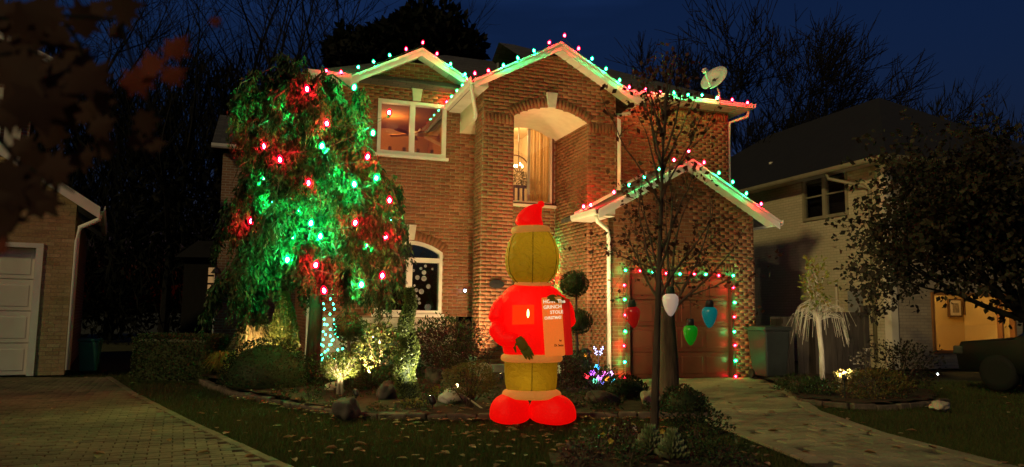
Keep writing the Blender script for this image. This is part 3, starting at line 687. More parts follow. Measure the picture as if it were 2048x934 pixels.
# flashing where the garage roof meets the walls
for (a, b, v) in ((-0.4, 0.575, 0.775), (0.575, GC, 1.475)):
    za, zb = GP - GS * (GC - a), GP - GS * (GC - b)
    MB().prism([(a, za + 0.005), (b, zb + 0.005), (b, zb + 0.075), (a, za + 0.075)], 'y', v, v + 0.02).build('flashing', 'trim', house)
# main hip roofs
e = 6.30
MB().add([(-0.6, 1.08, e), (4.3, 1.08, e), (4.3, 10, e), (-0.16, 5.54, e + 2.45), (-0.6, 5.54, e + 2.45), (-0.6, 10, e)], [(0, 1, 3, 4), (1, 2, 3), (3, 2, 5, 4), (0, 5, 2, 1)]).build('roof', 'shingle', house)
e = 6.25
MB().add([(-5.9, 2.18, e), (-0.6, 2.18, e), (-0.6, 6.1, e + 2.15), (-2.0, 6.1, e + 2.15), (-5.9, 10, e), (-0.6, 10, e)], [(0, 1, 2, 3), (4, 0, 3), (5, 4, 3, 2), (0, 4, 5, 1)]).build('roof', 'shingle', house)
MB().add([(-8.0, 8.6, 5.9), (-5.5, 8.6, 5.9), (-5.5, 12, 7.6), (-8.0, 12, 7.6), (-8.0, 15, 5.9), (-5.5, 15, 5.9)], [(0, 1, 2, 3), (3, 2, 5, 4), (0, 3, 4)]).build('roof', 'shingle', house)
def gutter(p, q, parent=house, w_=0.12, h_=0.12, mat='trim'):
    p, q = Vector(p), Vector(q); d = (q - p); L = d.length; m = Matrix.Translation(p) @ d.to_track_quat('X', 'Z').to_matrix().to_4x4()
    mb = MB(); pr = [(-w_ / 2, h_), (-w_ / 2 + 0.01, 0.04), (-w_ / 2 + 0.035, 0.0), (w_ / 2, 0.0), (w_ / 2, h_), (w_ / 2 - 0.01, h_), (w_ / 2 - 0.01, 0.012), (-w_ / 2 + 0.04, 0.012), (-w_ / 2 + 0.012, h_)]
    n = len(pr)
    mb.add([m @ Vector((x, a, b)) for x in (0, L) for a, b in pr], [tuple(range(n)), tuple(range(2 * n - 1, n - 1, -1))] + [(i, n + i, n + (i + 1) % n, (i + 1) % n) for i in range(n)])
    return mb.build('gutter', mat, parent)
gutter((-0.44, 0.78, GP - GS * 2.16 - 0.10), (-0.44, -0.42, GP - GS * 2.16 - 0.10))
gutter((GC + 2.16, -0.42, GP - GS * 2.16 - 0.10), (GC + 2.16, 3, GP - GS * 2.16 - 0.10))
ze = TP - 0.55 * 1.85
gutter((TC - 1.89, 2.55, ze - 0.09), (TC - 1.89, 0.40, ze - 0.09)); gutter((TC + 1.89, 0.40, ze - 0.09), (TC + 1.89, 1.05, ze - 0.09))
gutter((0.99, 1.04, 6.20), (4.3, 1.04, 6.20), h_=0.09); gutter((4.34, 1.0, 6.20), (4.34, 9, 6.20)); gutter((-5.95, 2.14, 6.15), (-4.95, 2.14, 6.15)); gutter((-8.0, 8.56, 5.80), (-5.7, 8.56, 5.80))
# horizontal eave soffits
def soffit_row(u0, u1, v0, v1, z, along):
    L = (u1 - u0) if along == 'u' else (v1 - v0); n = max(2, int(L / 0.3))
    for i in range(n):
        a, b = i / n + 0.004, (i + 1) / n - 0.004
        if along == 'u': MB().box(u0 + L * a, u0 + L * b, v0, v1, z, z + 0.014).build('soffit_panel', 'trim', house)
        else: MB().box(u0, u1, v0 + L * a, v0 + L * b, z, z + 0.014).build('soffit_panel', 'trim', house)
soffit_row(TC - 1.83, -2.43, 0.44, 2.58, ze - 0.12, 'v'); soffit_row(0.98, 4.28, 1.1, 1.5, 6.185, 'u'); soffit_row(3.95, 4.28, 1.5, 8.8, 6.18, 'v'); soffit_row(-5.88, -4.9, 2.2, 2.6, 6.15, 'u')
soffit_row(-0.38, -0.01, -0.3, 0.78, GP - GS * 2.16 - 0.10, 'v')
# return boxes closing the eaves of the towers at the front
MB().prism([(TC - 1.83, ze - 0.10), (-2.435, ze - 0.10), (-2.435, ze + 0.17)], 'y', 0.45, 0.79).build('eave_return', 'trim', house)
MB().prism([(-0.38, GP - GS * 2.10 - 0.09), (0.0, GP - GS * 2.10 - 0.09), (0.0, GP - GS * 2.10 + 0.12)], 'y', -0.3, -0.02).build('eave_return', 'trim', house)
def downspout(path, mat='trim', parent=house, r_=0.042):
    return MB().tube(path, r_, 8).build('downspout', mat, parent, True)
downspout([(TC - 1.88, 0.52, ze - 0.08), (TC - 1.88, 0.52, ze - 0.2), (-2.66, 0.75, ze - 0.32), (-2.48, 1.15, ze - 0.52), (-2.485, 1.25, ze - 0.6)])
downspout([(TC + 1.88, 0.9, ze - 0.08), (TC + 1.86, 0.92, ze - 0.2), (0.66, 0.93, ze - 0.27), (0.64, 0.76, ze - 0.42), (0.635, 0.76, 3.95)])
downspout([(-0.40, -0.28, 3.22), (-0.38, -0.28, 3.10), (-0.06, -0.07, 2.98), (-0.02, -0.055, 2.8), (-0.02, -0.055, 0.12), (-0.05, -0.2, 0.06)])
downspout([(4.33, 1.2, 6.2), (4.33, 1.25, 6.06), (4.02, 1.55, 5.95), (4.0, 1.56, 5.0), (4.0, 1.56, 0.2)])
downspout([(-5.9, 2.3, 6.16), (-5.62, 2.54, 5.9), (-5.60, 2.54, 0.1)])
# garage door: four rows of raised panels in a frame
gd = MB().box(DOOR[0], DOOR[1], 0.10, 0.14, 0.0, DOOR[3]).build('garage_door', 'garage_door', house)
for j in range(4):
    MB().box(DOOR[0] + 0.005, DOOR[1] - 0.005, 0.072, 0.11, 0.01 + 0.53 * j, 0.525 + 0.53 * j).build('door_section', 'garage_door', gd, bevel=0.006)
    for i in range(4):
        x = DOOR[0] + 0.07 + i * 0.585
        MB().box(x, x + 0.50, 0.060, 0.09, 0.09 + 0.53 * j, 0.445 + 0.53 * j).build('door_panel', 'garage_door', gd, bevel=0.014)
for a, b in ((DOOR[0] - 0.09, DOOR[0]), (DOOR[1], DOOR[1] + 0.09)):
    MB().box(a, b, -0.03, 0.15, 0, DOOR[3]).build('door_jamb', 'frame_dark', house)
MB().box(DOOR[0] - 0.09, DOOR[1] + 0.09, -0.032, 0.15, DOOR[3], DOOR[3] + 0.10).build('door_head', 'frame_dark', house)
# front door with side light behind the figure
fd = MB().box(FD[0] + 0.02, FD[1] - 0.42, 2.64, 2.70, 0.43, FD[3] - 0.35).build('front_door', 'wood', house)
for j in range(3): MB().box(FD[0] + 0.12, FD[1] - 0.52, 2.615, 2.65, 0.6 + 0.6 * j, 1.08 + 0.6 * j).build('door_panel', 'wood', fd, bevel=0.012)
MB().box(FD[1] - 0.40, FD[1] - 0.06, 2.66, 2.68, 0.5, FD[3] - 0.4).build('side_light', 'pane_dark', house)
for a, b, c, d in ((FD[0] - 0.06, FD[0] + 0.02, 0.42, FD[3]), (FD[1] - 0.42, FD[1] - 0.36, 0.42, FD[3] - 0.35), (FD[1] - 0.06, FD[1] + 0.05, 0.42, FD[3])): MB().box(a, b, 2.55, 2.7, c, d).build('door_frame', 'trim_cream', house)
MB().box(FD[0], FD[1], 2.552, 2.7, FD[3] - 0.34, FD[3]).build('door_head', 'trim_cream', house)
# house plaque beside the entry, round meter box, wall light
MB().lathe([(0.0, 0), (0.16, 0), (0.16, 0.03), (0.0, 0.035)], 20, (-2.1, 0.79, 1.86), m=Matrix.Rotation(R(90), 4, 'X'), sy=0.55).build('address_plaque', 'dark_metal', house)
MB().box(-5.50, -5.38, 2.48, 2.56, 0.22, 0.50).build('meter_box', 'grey_metal', house, bevel=0.01)
# vent pipe on the roof
MB().tube([(-1.1, 4.0, 7.0), (-1.1, 4.0, 7.6)], 0.05).build('vent_pipe', 'dark_metal', house)
# ------------------------------------------------------------------ coloured light strings
def bulb_meshes():
    out = {}
    for c in ('red', 'green'):
        g = MB().lathe([(0.014, 0), (0.032, 0.014), (0.040, 0.038), (0.034, 0.068), (0.018, 0.092), (0.004, 0.104)], 12).mesh('bulb', c + '_glass', True)
        f = MB().lathe([(0.006, 0.020), (0.0165, 0.032), (0.0165, 0.052), (0.005, 0.070)], 7).mesh('filament', c + '_core', True)
        out[c[0]] = (g, f)
        out[c[0].upper()] = (g, MB().lathe([(0.006, 0.020), (0.0165, 0.032), (0.0165, 0.052), (0.005, 0.070)], 7).mesh('filament', c + '_core_big', True))
        out[c[0] + '0'] = (g, MB().lathe([(0.006, 0.020), (0.0165, 0.032), (0.0165, 0.052), (0.005, 0.070)], 7).mesh('filament', c + '_core_low', True))
    return out
BULB = bulb_meshes()
SOCK = MB().lathe([(0.016, -0.03), (0.018, 0.0), (0.014, 0.012)], 8).mesh('socket', 'wire', True)
def light_string(label, pts, rots=None, base=HO, rz=AL, wires=None, scale=1.0, sag=0.03, group=None):
    """pts [(x,y,z,'r'/'g')] in the frame of the string"""
    t = thing('light_string', base, label, 'string lights', group, rz)
    for k, (x, y, z, c) in enumerate(pts):
        rot = (rots[k] if rots else (rng.normal(0, 0.16), rng.normal(0, 0.16), 0))
        b = link('bulb', BULB[c][0], t, (x, y, z), rot, (scale,) * 3)
        link('filament', BULB[c][1], b); link('socket', SOCK, b)
    path = []
    for a, b in zip(pts[:-1], pts[1:]):
        a, b = Vector(a[:3]), Vector(b[:3])
        for s in (0, 0.33, 0.66): path.append(a.lerp(b, s) - Vector((0, 0, 0.012 + sag * 4 * s * (1 - s))))
    path.append(Vector(pts[-1][:3]) - Vector((0, 0, 0.012)))
    MB().tube(path, 0.006, 4).build('wire', 'wire', t)
    return t
def on_v(px, v): return [(hplane(x, y + 5, v)[0], v, hplane(x, y + 5, v)[1], c) for x, y, c in px]
light_string('red and green bulbs along the wing gable above the lit upper window', on_v([(652, 140, 'r'), (683, 143, 'r'), (716, 133, 'g'), (748, 122, 'g'), (780, 109, 'g'), (812, 97, 'r'), (845, 84, 'r'), (874, 106, 'r'), (901, 127, 'g'), (930, 147, 'g')], 2.06))
vl = [(TC - 1.9, v, TP - 0.55 * 1.85 + 0.04, c) for v, c in ((2.5, 'r'), (2.05, 'g'), (1.6, 'g'), (1.2, 'g'), (0.8, 'r'))]
light_string('red and green bulbs along the tall gable over the arched entry', vl + on_v([(950, 146, 'r'), (977, 140, 'r'), (1007, 130, 'g'), (1037, 115, 'g'), (1069, 100, 'g'), (1097, 84, 'r'), (1129, 70, 'r'), (1157, 96, 'r'), (1184, 116, 'g'), (1212, 137, 'g'), (1240, 159, 'g'), (1259, 173, 'r')], 0.32))
light_string('red and green bulbs along the straight eave under the satellite dish', on_v([(1291, 178, 'R'), (1321, 183, 'R'), (1350, 184, 'g'), (1377, 188, 'g'), (1404, 189, 'g'), (1434, 195, 'g'), (1434 + 16, 195, 'r'), (1465, 198, 'r'), (1495, 204, 'r')][0:6] + [(1437, 194, 'r'), (1465, 198, 'r'), (1495, 204, 'r')], 0.78))
light_string('red and green bulbs along the low garage gable', [(-0.36, 0.42, GP - GS * 2.08 + 0.09, 'R'), (-0.40, 0.0, GP - GS * 2.12 + 0.08, 'R')] + on_v([(1228, 384, 'R'), (1259, 370, 'g'), (1290, 353, 'g'), (1319, 337, 'g'), (1348, 319, 'R'), (1378, 301, 'R'), (1408, 324, 'r'), (1438, 345, 'g'), (1466, 363, 'g'), (1493, 386, 'g'), (1522, 407, 'r')], -0.48))
gs = [(1248, 754, 'r'), (1248, 723, 'g'), (1248, 692, 'r'), (1248, 661, 'g'), (1248, 630, 'r'), (1248, 599, 'g'), (1247, 569, 'r'), (1249, 541, 'g'), (1278, 541, 'r'), (1304, 544, 'g'), (1331, 546, 'r'), (1358, 547, 'g'), (1386, 549, 'r'), (1410, 549, 'g'), (1436, 550, 'r'), (1464, 551, 'g'), (1466, 575, 'r'), (1466, 604, 'g'), (1467, 634, 'r'), (1467, 663, 'g'), (1467, 692, 'r'), (1468, 722, 'g'), (1469, 751, 'r')]
light_string('red and green bulbs framing the dark red garage door', on_v([(x, y - 5, c + '0') for x, y, c in gs], -0.07), [(R(90) + rng.normal(0, 0.2), 0, rng.normal(0, 0.3)) for _ in gs], sag=0.0)
ds = [(-0.42, 2.5, 2.82, 'g'), (-0.26, 2.5, 2.82, 'g'), (-0.24, 2.5, 2.62, 'r'), (-0.23, 2.5, 2.36, 'g'), (-0.23, 2.5, 2.09, 'r'), (-0.23, 2.5, 1.80, 'g'), (-0.23, 2.5, 1.5, 'r'), (-0.23, 2.5, 1.2, 'g')]
light_string('short run of bulbs beside the front door behind the inflatable', ds, [(R(90), 0, 0)] * len(ds), sag=0.0)

# ------------------------------------------------------------------ foliage helpers
def unit(a): return a / np.maximum(np.linalg.norm(a, axis=-1, keepdims=True), 1e-9)
def leaves(P, A, size, aspect=0.5, jitter=0.6, N=None):
    """diamond leaves at points P with long axis near A"""
    n = len(P); A = unit(np.asarray(A) + rng.normal(0, jitter, (n, 3)))
    B = rng.normal(0, 1, (n, 3)) if N is None else np.cross(A, np.asarray(N) + rng.normal(0, 0.5, (n, 3)))
    B = unit(B - A * (A * B).sum(1, keepdims=True)); s = (size * rng.uniform(0.6, 1.3, n))[:, None]
    C = unit(np.cross(A, B))
    V = np.stack([P, P + A * s * 0.5 + B * s * aspect * 0.5 + C * s * 0.08, P + A * s, P + A * s * 0.5 - B * s * aspect * 0.5 + C * s * 0.08], 1).reshape(-1, 3)
    return V, np.arange(4 * n).reshape(-1, 4)
def sph(n):
    return unit(rng.normal(0, 1, (n, 3)))
def join(parts):
    V, F, b = [], [], 0
    for v, f in parts: V.append(v); F.append(f + b); b += len(v)
    return np.concatenate(V), np.concatenate(F)
def lumpy(d, seed, amp=0.12, k=3.0):
    r = np.random.default_rng(seed); w_ = r.normal(0, k, (6, 3)); ph = r.uniform(0, 6.28, 6)
    return 1 + amp * np.sin(d @ w_.T + ph).mean(1) * 2
def blob_leaves(c, r3, n, size, seed, shell=(0.82, 1.03), amp=0.1, aspect=0.6, zmin=None, up=0.2, k=3.0):
    d = sph(n)
    rr = lumpy(d, seed, amp, k)[:, None] * (shell[0] + (shell[1] - shell[0]) * rng.random((n, 1)) ** 0.5)
    P = np.array(c) + d * rr * np.array(r3)
    A = d + np.array([0, 0, up])
    if zmin is not None:
        m = P[:, 2] > zmin; P, A, d = P[m], A[m], d[m]
    return leaves(P, A, size, aspect, 0.7)
def core(mb, c, r3, seed, amp=0.1, f=0.84, n=16, zmin=None, k=3.0):
    b = len(mb.v); th = np.linspace(0, math.pi, n // 2 + 1); V = []
    for t in th:
        for j in range(n):
            V.append((math.sin(t) * math.cos(2 * math.pi * j / n), math.sin(t) * math.sin(2 * math.pi * j / n), math.cos(t)))
    D = np.array(V); P = np.array(c) + D * lumpy(D, seed, amp, k)[:, None] * f * np.array(r3)
    if zmin is not None: P[:, 2] = np.maximum(P[:, 2], zmin)
    mb.v += [tuple(p) for p in P]
    for i in range(n // 2):
        for j in range(n):
            j2 = (j + 1) % n; mb.f.append((b + i * n + j, b + (i + 1) * n + j, b + (i + 1) * n + j2, b + i * n + j2))
def limb_path(p, d, L, n, wob, grav=0.0):
    p, d = Vector(p), Vector(d).normalized(); out = [p.copy()]
    for i in range(n):
        d = (d + Vector(rng.normal(0, wob, 3)) + Vector((0, 0, grav))).normalized(); p = p + d * (L / n); out.append(p.copy())
    return out, d
RMIN = 0.0
def branch_tree(mb, p, d, L, r, depth, tips, wob=0.12, grav=0.03, kids=(2, 4), spread=0.6, shrink=0.68, sides=5, maxd=5):
    n = 4 if depth < 2 else 3
    r = max(r, RMIN)
    path, de = limb_path(p, d, L, n, wob, grav); rr = [r * (1 - 0.45 * i / n) for i in range(n + 1)]
    mb.tube(path, rr, sides if depth < 2 else (4 if depth < 3 else 3), caps=False)
    if depth >= maxd: tips.append((path[-1], de)); tips.append((path[1], de)); return
    k = int(rng.integers(kids[0], kids[1] + 1))
    for i in range(k):
        t = 1.0 if i == 0 else rng.uniform(0.35, 1.0)
        q = path[min(n, int(round(t * n)))]
        a = de if i == 0 else Vector(rng.normal(0, 1, 3)); a = a.normalized()
        nd = (de * (1 - spread * (0.5 if i == 0 else 1)) + a * spread).normalized()
        branch_tree(mb, q, nd, L * shrink * rng.uniform(0.75, 1.15), r * (0.62 if i == 0 else 0.45), depth + 1, tips, wob, grav, kids, spread, shrink, sides, maxd)
    if depth >= maxd - 2: tips.append((path[-1], de))

GU, GZ = hplane(1048, 357, 3.0)
V, F = join([blob_leaves((GU - 0.14 + 0.15 * k, 3.0, GZ - 0.03 * (k % 2)), (0.14, 0.08, 0.16), 120, 0.07, 60 + k, (0.3, 1.0), 0.2, 0.35) for k in range(3)]); npmesh('rail_garland', V, F, 'olive', house)
# ------------------------------------------------------------------ weeping cypress with its lights
CY = Vector((-3.35, 12.75, 0.1))
cyp = thing('weeping_cypress', CY, 'tall weeping cypress hung with red and green bulbs in front of the wing', 'tree')
tr = MB(); path = [(0, 0, 0), (0.03, 0, 1.2), (0.0, 0.03, 2.6), (-0.12, 0, 4.0), (-0.25, 0, 5.0), (-0.55, -0.02, 5.55), (-0.78, 0.0, 5.72), (-0.95, 0, 5.55)]
tr.tube(path, [0.13, 0.11, 0.09, 0.065, 0.045, 0.025, 0.012, 0.004], 8).build('trunk', 'bark', cyp, True)
def trunk_at(z):
    for a, b in zip(path[:-1], path[1:]):
        if a[2] <= z <= b[2]: t = (z - a[2]) / (b[2] - a[2]); return Vector(a).lerp(Vector(b), t)
    return Vector(path[5])
PTS, AX, SZ = [], [], []; lb = MB()
def strand(p, L, sway):
    """a hanging curtain of scale foliage"""
    n = max(4, int(L / 0.036)); t = np.linspace(0, 1, n); a = rng.uniform(0, 6.28)
    base = np.stack([p[0] + sway[0] * t + 0.02 * np.sin(4 * t + a), p[1] + sway[1] * t + 0.02 * np.cos(4 * t + a), p[2] - L * t], 1)
    for k in range(2):
        q = base + rng.normal(0, 0.012 + 0.012 * k, base.shape); PTS.append(q)
        AX.append(np.stack([rng.normal(0, 0.45, n), rng.normal(0, 0.45, n), -np.ones(n)], 1)); SZ.append(np.full(n, 0.135) * (1 - 0.4 * t))
nb = 155
for i in range(nb):
    z = 1.75 + 3.45 * ((i + rng.random()) / nb) ** 0.95
    f = (z - 1.75) / 3.45
    reach = (1.52 - 0.48 * f ** 1.3) * rng.choice([rng.uniform(0.5, 0.85), rng.uniform(0.85, 1.1)]) * (1.12 if z < 2.3 and math.cos(i * 2.399) < 0 else 1)
    a = i * 2.399 + rng.normal(0, 0.3); p = trunk_at(z); d = Vector((math.cos(a), math.sin(a), 0.35))
    q = p + Vector((d.x * reach * 0.5, d.y * reach * 0.5, 0.20 * reach)); e_ = p + Vector((d.x * reach, d.y * reach, -0.16 * reach)); e2_ = e_ + Vector((d.x * 0.1, d.y * 0.1, -0.3))
    lb.tube([p, q, e_, e2_], [0.028, 0.02, 0.01, 0.004], 4, caps=False)
    ns = int(14 + 30 * reach)
    for k in range(int(ns / 7)):
        t = rng.uniform(0.2, 1.05) ** 0.7
        b0 = (p.lerp(q, t * 2) if t < 0.5 else q.lerp(e_, (t - 0.5) * 2)) + Vector(rng.normal(0, 0.05, 3)); LL = rng.uniform(0.25, 0.7) * (0.6 + 0.6 * t); sw_ = (d.x * 0.06 + rng.normal(0, 0.05), d.y * 0.06 + rng.normal(0, 0.05))
        for _ in range(5):
            strand(b0 + Vector(rng.normal(0, 0.045, 3)), LL * rng.uniform(0.7, 1.0), (sw_[0] + rng.normal(0, 0.015), sw_[1] + rng.normal(0, 0.015)))
for k in range(60):
    p = Vector(path[-2]).lerp(Vector(path[-4]), rng.random()); strand(p + Vector(rng.normal(0, 0.05, 3)), rng.uniform(0.15, 0.5), rng.normal(0, 0.05, 2))
lb.build('branches', 'bark', cyp)
P = np.concatenate(PTS); A = np.concatenate(AX); S = np.concatenate(SZ)
V, F = leaves(P, A, 1.0, 0.36, 0.2)
V = V.reshape(-1, 4, 3); V = (P[:, None, :] + (V - P[:, None, :]) * S[:, None, None]).reshape(-1, 3)
npmesh('crown', V, F, 'cypress', cyp)
tl = [(615, 186, 'r'), (554, 230, 'g'), (559, 242, 'g'), (707, 182, 'g'), (653, 254, 'r'), (777, 231, 'r'), (642, 299, 'g'), (528, 300, 'r'), (561, 327, 'r'), (734, 321, 'r'), (745, 273, 'g'), (526, 368, 'g'), (615, 374, 'r'), (753, 363, 'g'), (709, 376, 'g'), (544, 407, 'g'), (779, 408, 'r'), (502, 450, 'r'), (708, 453, 'r'), (620, 454, 'g'), (781, 446, 'g'), (771, 481, 'r'), (573, 527, 'g'), (630, 538, 'r'), (764, 559, 'r'), (650, 589, 'r'), (723, 577, 'g'), (598, 430, 'g'), (675, 400, 'g'), (690, 520, 'g'), (640, 480, 'g'), (735, 500, 'g'), (585, 480, 'g'), (660, 350, 'g'), (520, 420, 'g'), (700, 600, 'g')]
pts = []
for kk, (x, y, c) in enumerate(tl):
    q = at(x, y, CY.y); dx = q.x - (CY.x + (-0.12 if q.z > 3.5 else 0)); f = min(1, max(0, (q.z - 1.75) / 3.45)); rch = (1.52 - 0.48 * f ** 1.3) * (0.93 if kk < 27 else 0.62)  # the last green bulbs are added, set deeper to light the foliage
    Yd = CY.y - math.sqrt(max(0.05, rch ** 2 - dx ** 2)) * 1.0
    pts.append((*(at(x, y, Yd) - CY), c.upper()))
light_string('large red and green bulbs draped over the weeping cypress, extra green ones added inside', pts, base=CY, rz=0, scale=1.4)
# two strings of small green lamps hanging below the tree in front of the pale base
emit('mini_green', (0.03, 1.0, 0.42), 22); glow_glass('mini_glass', (0.0, 0.75, 0.35), 0.7, 0.5)
mini = MB().lathe([(0.006, 0), (0.017, 0.012), (0.013, 0.03), (0.003, 0.042)], 7).mesh('lamp', 'mini_green', True)
for xs, lab in (((640, 648), 'green fairy light strand hanging nearest the downspout'), ((660, 668), 'green fairy light strand hanging beside the tall pompom topiary')):
    p0 = at(sum(xs) / 2, 580, 14.05); p1 = at(sum(xs) / 2 + 4, 722, 14.05); t = thing('fairy_lights', (p1.x, p1.y, p1.z), lab, 'string lights', 'green fairy lights')
    wp = []
    for k in range(15):
        f = k / 14; q = p0.lerp(p1, f) - p1 + Vector((0.04 * math.sin(k * 2.2), 0.03 * math.cos(k * 1.7), 0)) * (0.6 + 1.6 * f); wp.append(q)
        link('lamp', mini, t, q)
        if k > 6: link('lamp', mini, t, q + Vector((rng.uniform(-0.1, 0.1), 0, rng.uniform(-0.05, 0.05))))
    MB().tube(wp, 0.004, 4).build('wire', 'wire', t)

# ------------------------------------------------------------------ clipped plants in the bed
def plant(name, loc, label, cat='shrub', group=None):
    loc = Vector(loc); return thing(name, (loc.x, loc.y, ground_z(loc.x, loc.y)), label, cat, group)
def pompom(loc, balls, label, leafmat='boxdark', size=0.03, lean=0.0):
    t = plant('pompom_topiary', loc, label, 'topiary'); top = balls[-1][1]
    MB().tube([(0, 0, -0.05), (0.02, 0, top * 0.3), (lean * 0.5, 0.01, top * 0.6), (lean, 0, top)], [0.035, 0.03, 0.022, 0.015], 7).build('trunk', 'bark', t, True)
    for k, (dx, z, r_) in enumerate(balls):
        mb = MB(); core(mb, (dx, 0, z), (r_, r_, r_ * 0.92), k + 5, 0.05, 0.86)
        c = mb.build('ball', leafmat, t, True)
        V, F = blob_leaves((dx, 0, z), (r_, r_, r_ * 0.92), int(2600 * (r_ / 0.25) ** 2), size, k + 5, (0.86, 1.06), 0.05)
        npmesh('leaves', V, F, leafmat, c)
    return t
def zof(y, Y, x=1024): return at(x, y, Y).z
Yp = 12.1; g = at(693, 780, Yp)
pompom((g.x, Yp), [(0.0, zof(652, Yp, 693) - 0.12, 0.235), (-0.01, zof(572, Yp, 690) - 0.12, 0.27)], 'tall two ball pompom topiary in front of the weeping cypress', 'boxdark')
g = gnd(680, 788, 0.08); t = plant('ball_standard_tree', (g.x, g.y), 'lit clipped ball shrub on a pale double stem', 'topiary')
zc = zof(737, g.y, 683) - 0.08
MB().tube([(-0.03, 0, -0.05), (-0.03, 0, zc - 0.12)], [0.03, 0.022], 7).tube([(0.03, 0.02, -0.05), (0.015, 0, zc - 0.12)], [0.026, 0.02], 7).build('trunk', 'bark_pale', t, True)
tw = MB()
for k in range(26):
    a = rng.uniform(0, 6.28); e_ = Vector((0.22 * math.cos(a), 0.22 * math.sin(a), zc + rng.uniform(-0.05, 0.18))); tw.tube([(0, 0, zc - 0.16), e_ * 0.5 + Vector((0, 0, (zc - 0.12) * 0.5)), e_], [0.01, 0.007, 0.003], 4)
tw.build('branches', 'bark_pale', t)
V, F = join([blob_leaves((0, 0, zc), (0.27, 0.27, 0.22), 2300, 0.036, 3, (0.6, 1.04), 0.08, zmin=zc - 0.13)]); npmesh('crown', V, F, 'box', t)
Yp = 12.6; g = at(1152, 790, Yp)
pompom((g.x, Yp), [(0.0, zof(735, Yp, 1150) - 0.1, 0.25), (0.05, zof(648, Yp, 1158) - 0.1, 0.2), (-0.03, zof(572, Yp, 1148) - 0.1, 0.225)], 'three ball pompom topiary beside the arched entry', 'boxdark')
# spiral
g = gnd(812, 806, 0.05); t = plant('spiral_topiary', (g.x, g.y), 'tall spiral clipped evergreen half lit by a garden spotlight', 'topiary')
HS = zof(575, g.y, 808) - 0.06
def spiral(n, f=1.0):
    z = rng.random(n); a = rng.uniform(0, 6.28, n); return z, a
def spiral_pt(z, a, f=1.0):
    r_ = 0.165 * (1 - 0.66 * z ** 1.5) * (0.60 + 0.40 * np.abs(np.cos((a - 2 * math.pi * 2.3 * z) / 2)) ** 0.6) * f; ph = 2 * math.pi * 2.3 * z; off = 0.025 * (1 - 0.5 * z)
    return np.stack([off * np.cos(ph) + r_ * np.cos(a), off * np.sin(ph) + r_ * np.sin(a), 0.06 + (HS - 0.06) * z], -1)
mb = MB(); N1, N2 = 60, 18
for i in range(N1 + 1):
    for j in range(N2): mb.v.append(tuple(spiral_pt(np.array(i / N1), np.array(2 * math.pi * j / N2), 0.86)))
for i in range(N1):
    for j in range(N2): j2 = (j + 1) % N2; mb.f.append((i * N2 + j, i * N2 + j2, (i + 1) * N2 + j2, (i + 1) * N2 + j))
mb.build('body', 'yew', t, True)
z, a = spiral(6500); Pp = spiral_pt(z, a, rng.uniform(0.86, 1.06, 6500)); V, F = leaves(Pp, np.stack([np.cos(a), np.sin(a), 0.5 + 0 * a], 1), 0.028, 0.6, 0.7); npmesh('leaves', V, F, 'box', t)
MB().tube([(0, 0, -0.05), (0, 0, 0.2)], 0.035, 7).build('trunk', 'bark', t)
def mound(loc, r3, n, size, mat, label, name='shrub', seed=1, amp=0.1, shell=(0.84, 1.04), aspect=0.6, zc=0.0, k=3.0):
    t = plant(name, loc, label); mb = MB(); core(mb, (0, 0, zc), r3, seed, amp, 0.88, 20, -0.05, k); mb.build('body', mat, t, True)
    V, F = blob_leaves((0, 0, zc), r3, n, size, seed, shell, amp, aspect, 0.0, k=k); npmesh('leaves', V, F, mat, t)
    return t
mound((-3.86, 12.0), (0.72, 0.62, 0.70), 9000, 0.034, 'yew', 'broad dark clipped dome shrub below the weeping cypress', 'dome_shrub', 3, 0.03)
# box hedge
def hedge(loc, sx, sy, h, rz, label, mat='boxdark', n=14000):
    t = plant('box_hedge', loc, label, 'hedge'); t.rotation_euler = (0, 0, rz)
    MB().box(-sx + 0.04, sx - 0.04, -sy + 0.04, sy - 0.04, -0.05, h - 0.04).build('body', mat, t, bevel=0.06)
    P = rng.uniform(-1, 1, (n, 3)); f = rng.integers(0, 5, n); 
    for i, (ax, s) in enumerate(((0, 1), (0, -1), (1, -1), (1, 1), (2, 1))): P[f == i, ax] = s
    nrm = np.zeros((n, 3))
    for i, (ax, s) in enumerate(((0, 1), (0, -1), (1, -1), (1, 1), (2, 1))): nrm[f == i, ax] = s
    Q = P * np.array([sx, sy, h / 2]) + np.array([0, 0, h / 2]) + nrm * rng.uniform(-0.04, 0.02, (n, 1)); ed = np.abs(P) > 0.96
    Q -= np.sign(P) * (ed.sum(1, keepdims=True) > 1) * 0.03
    V, F = leaves(Q, nrm + np.array([0, 0, 0.3]), 0.036, 0.6, 0.7); npmesh('leaves', V, F, mat, t); return t
hedge((-6.05, 13.9), 0.72, 0.42, 0.80, R(-6), 'rectangular clipped hedge behind the green lit lawn')
def cone_tree(loc, h, r_, label, mat='boxdark', n=5200, size=0.045):
    t = plant('conical_evergreen', loc, label, 'evergreen')
    def prof(z): return r_ * np.sin(np.clip((0.16 + 0.84 * z), 0, 1) * math.pi) ** 0.7 * (1 - 0.35 * z)
    mb = MB(); mb.lathe([(float(prof(np.array(z))) * 0.85 + 0.01, z * h) for z in np.linspace(0, 0.99, 12)], 14).build('body', mat, t, True)
    z = rng.random(n) ** 1.1; a = rng.uniform(0, 6.28, n); rr = prof(z) * rng.uniform(0.82, 1.05, n)
    V, F = leaves(np.stack([rr * np.cos(a), rr * np.sin(a), z * h], 1), np.stack([np.cos(a), np.sin(a), 0.9 + 0 * a], 1), size, 0.5, 0.5); npmesh('leaves', V, F, mat, t)
g = at(566, 700, 13.6); cone_tree((g.x, 13.6), zof(588, 13.6, 566) - 0.1, 0.30, 'green lit conical evergreen beside the brick corner', 'box')
g = at(512, 700, 14.0); cone_tree((g.x, 14.0), zof(595, 14.0, 512) - 0.1, 0.27, 'dark conical evergreen above the lit ornamental grass')
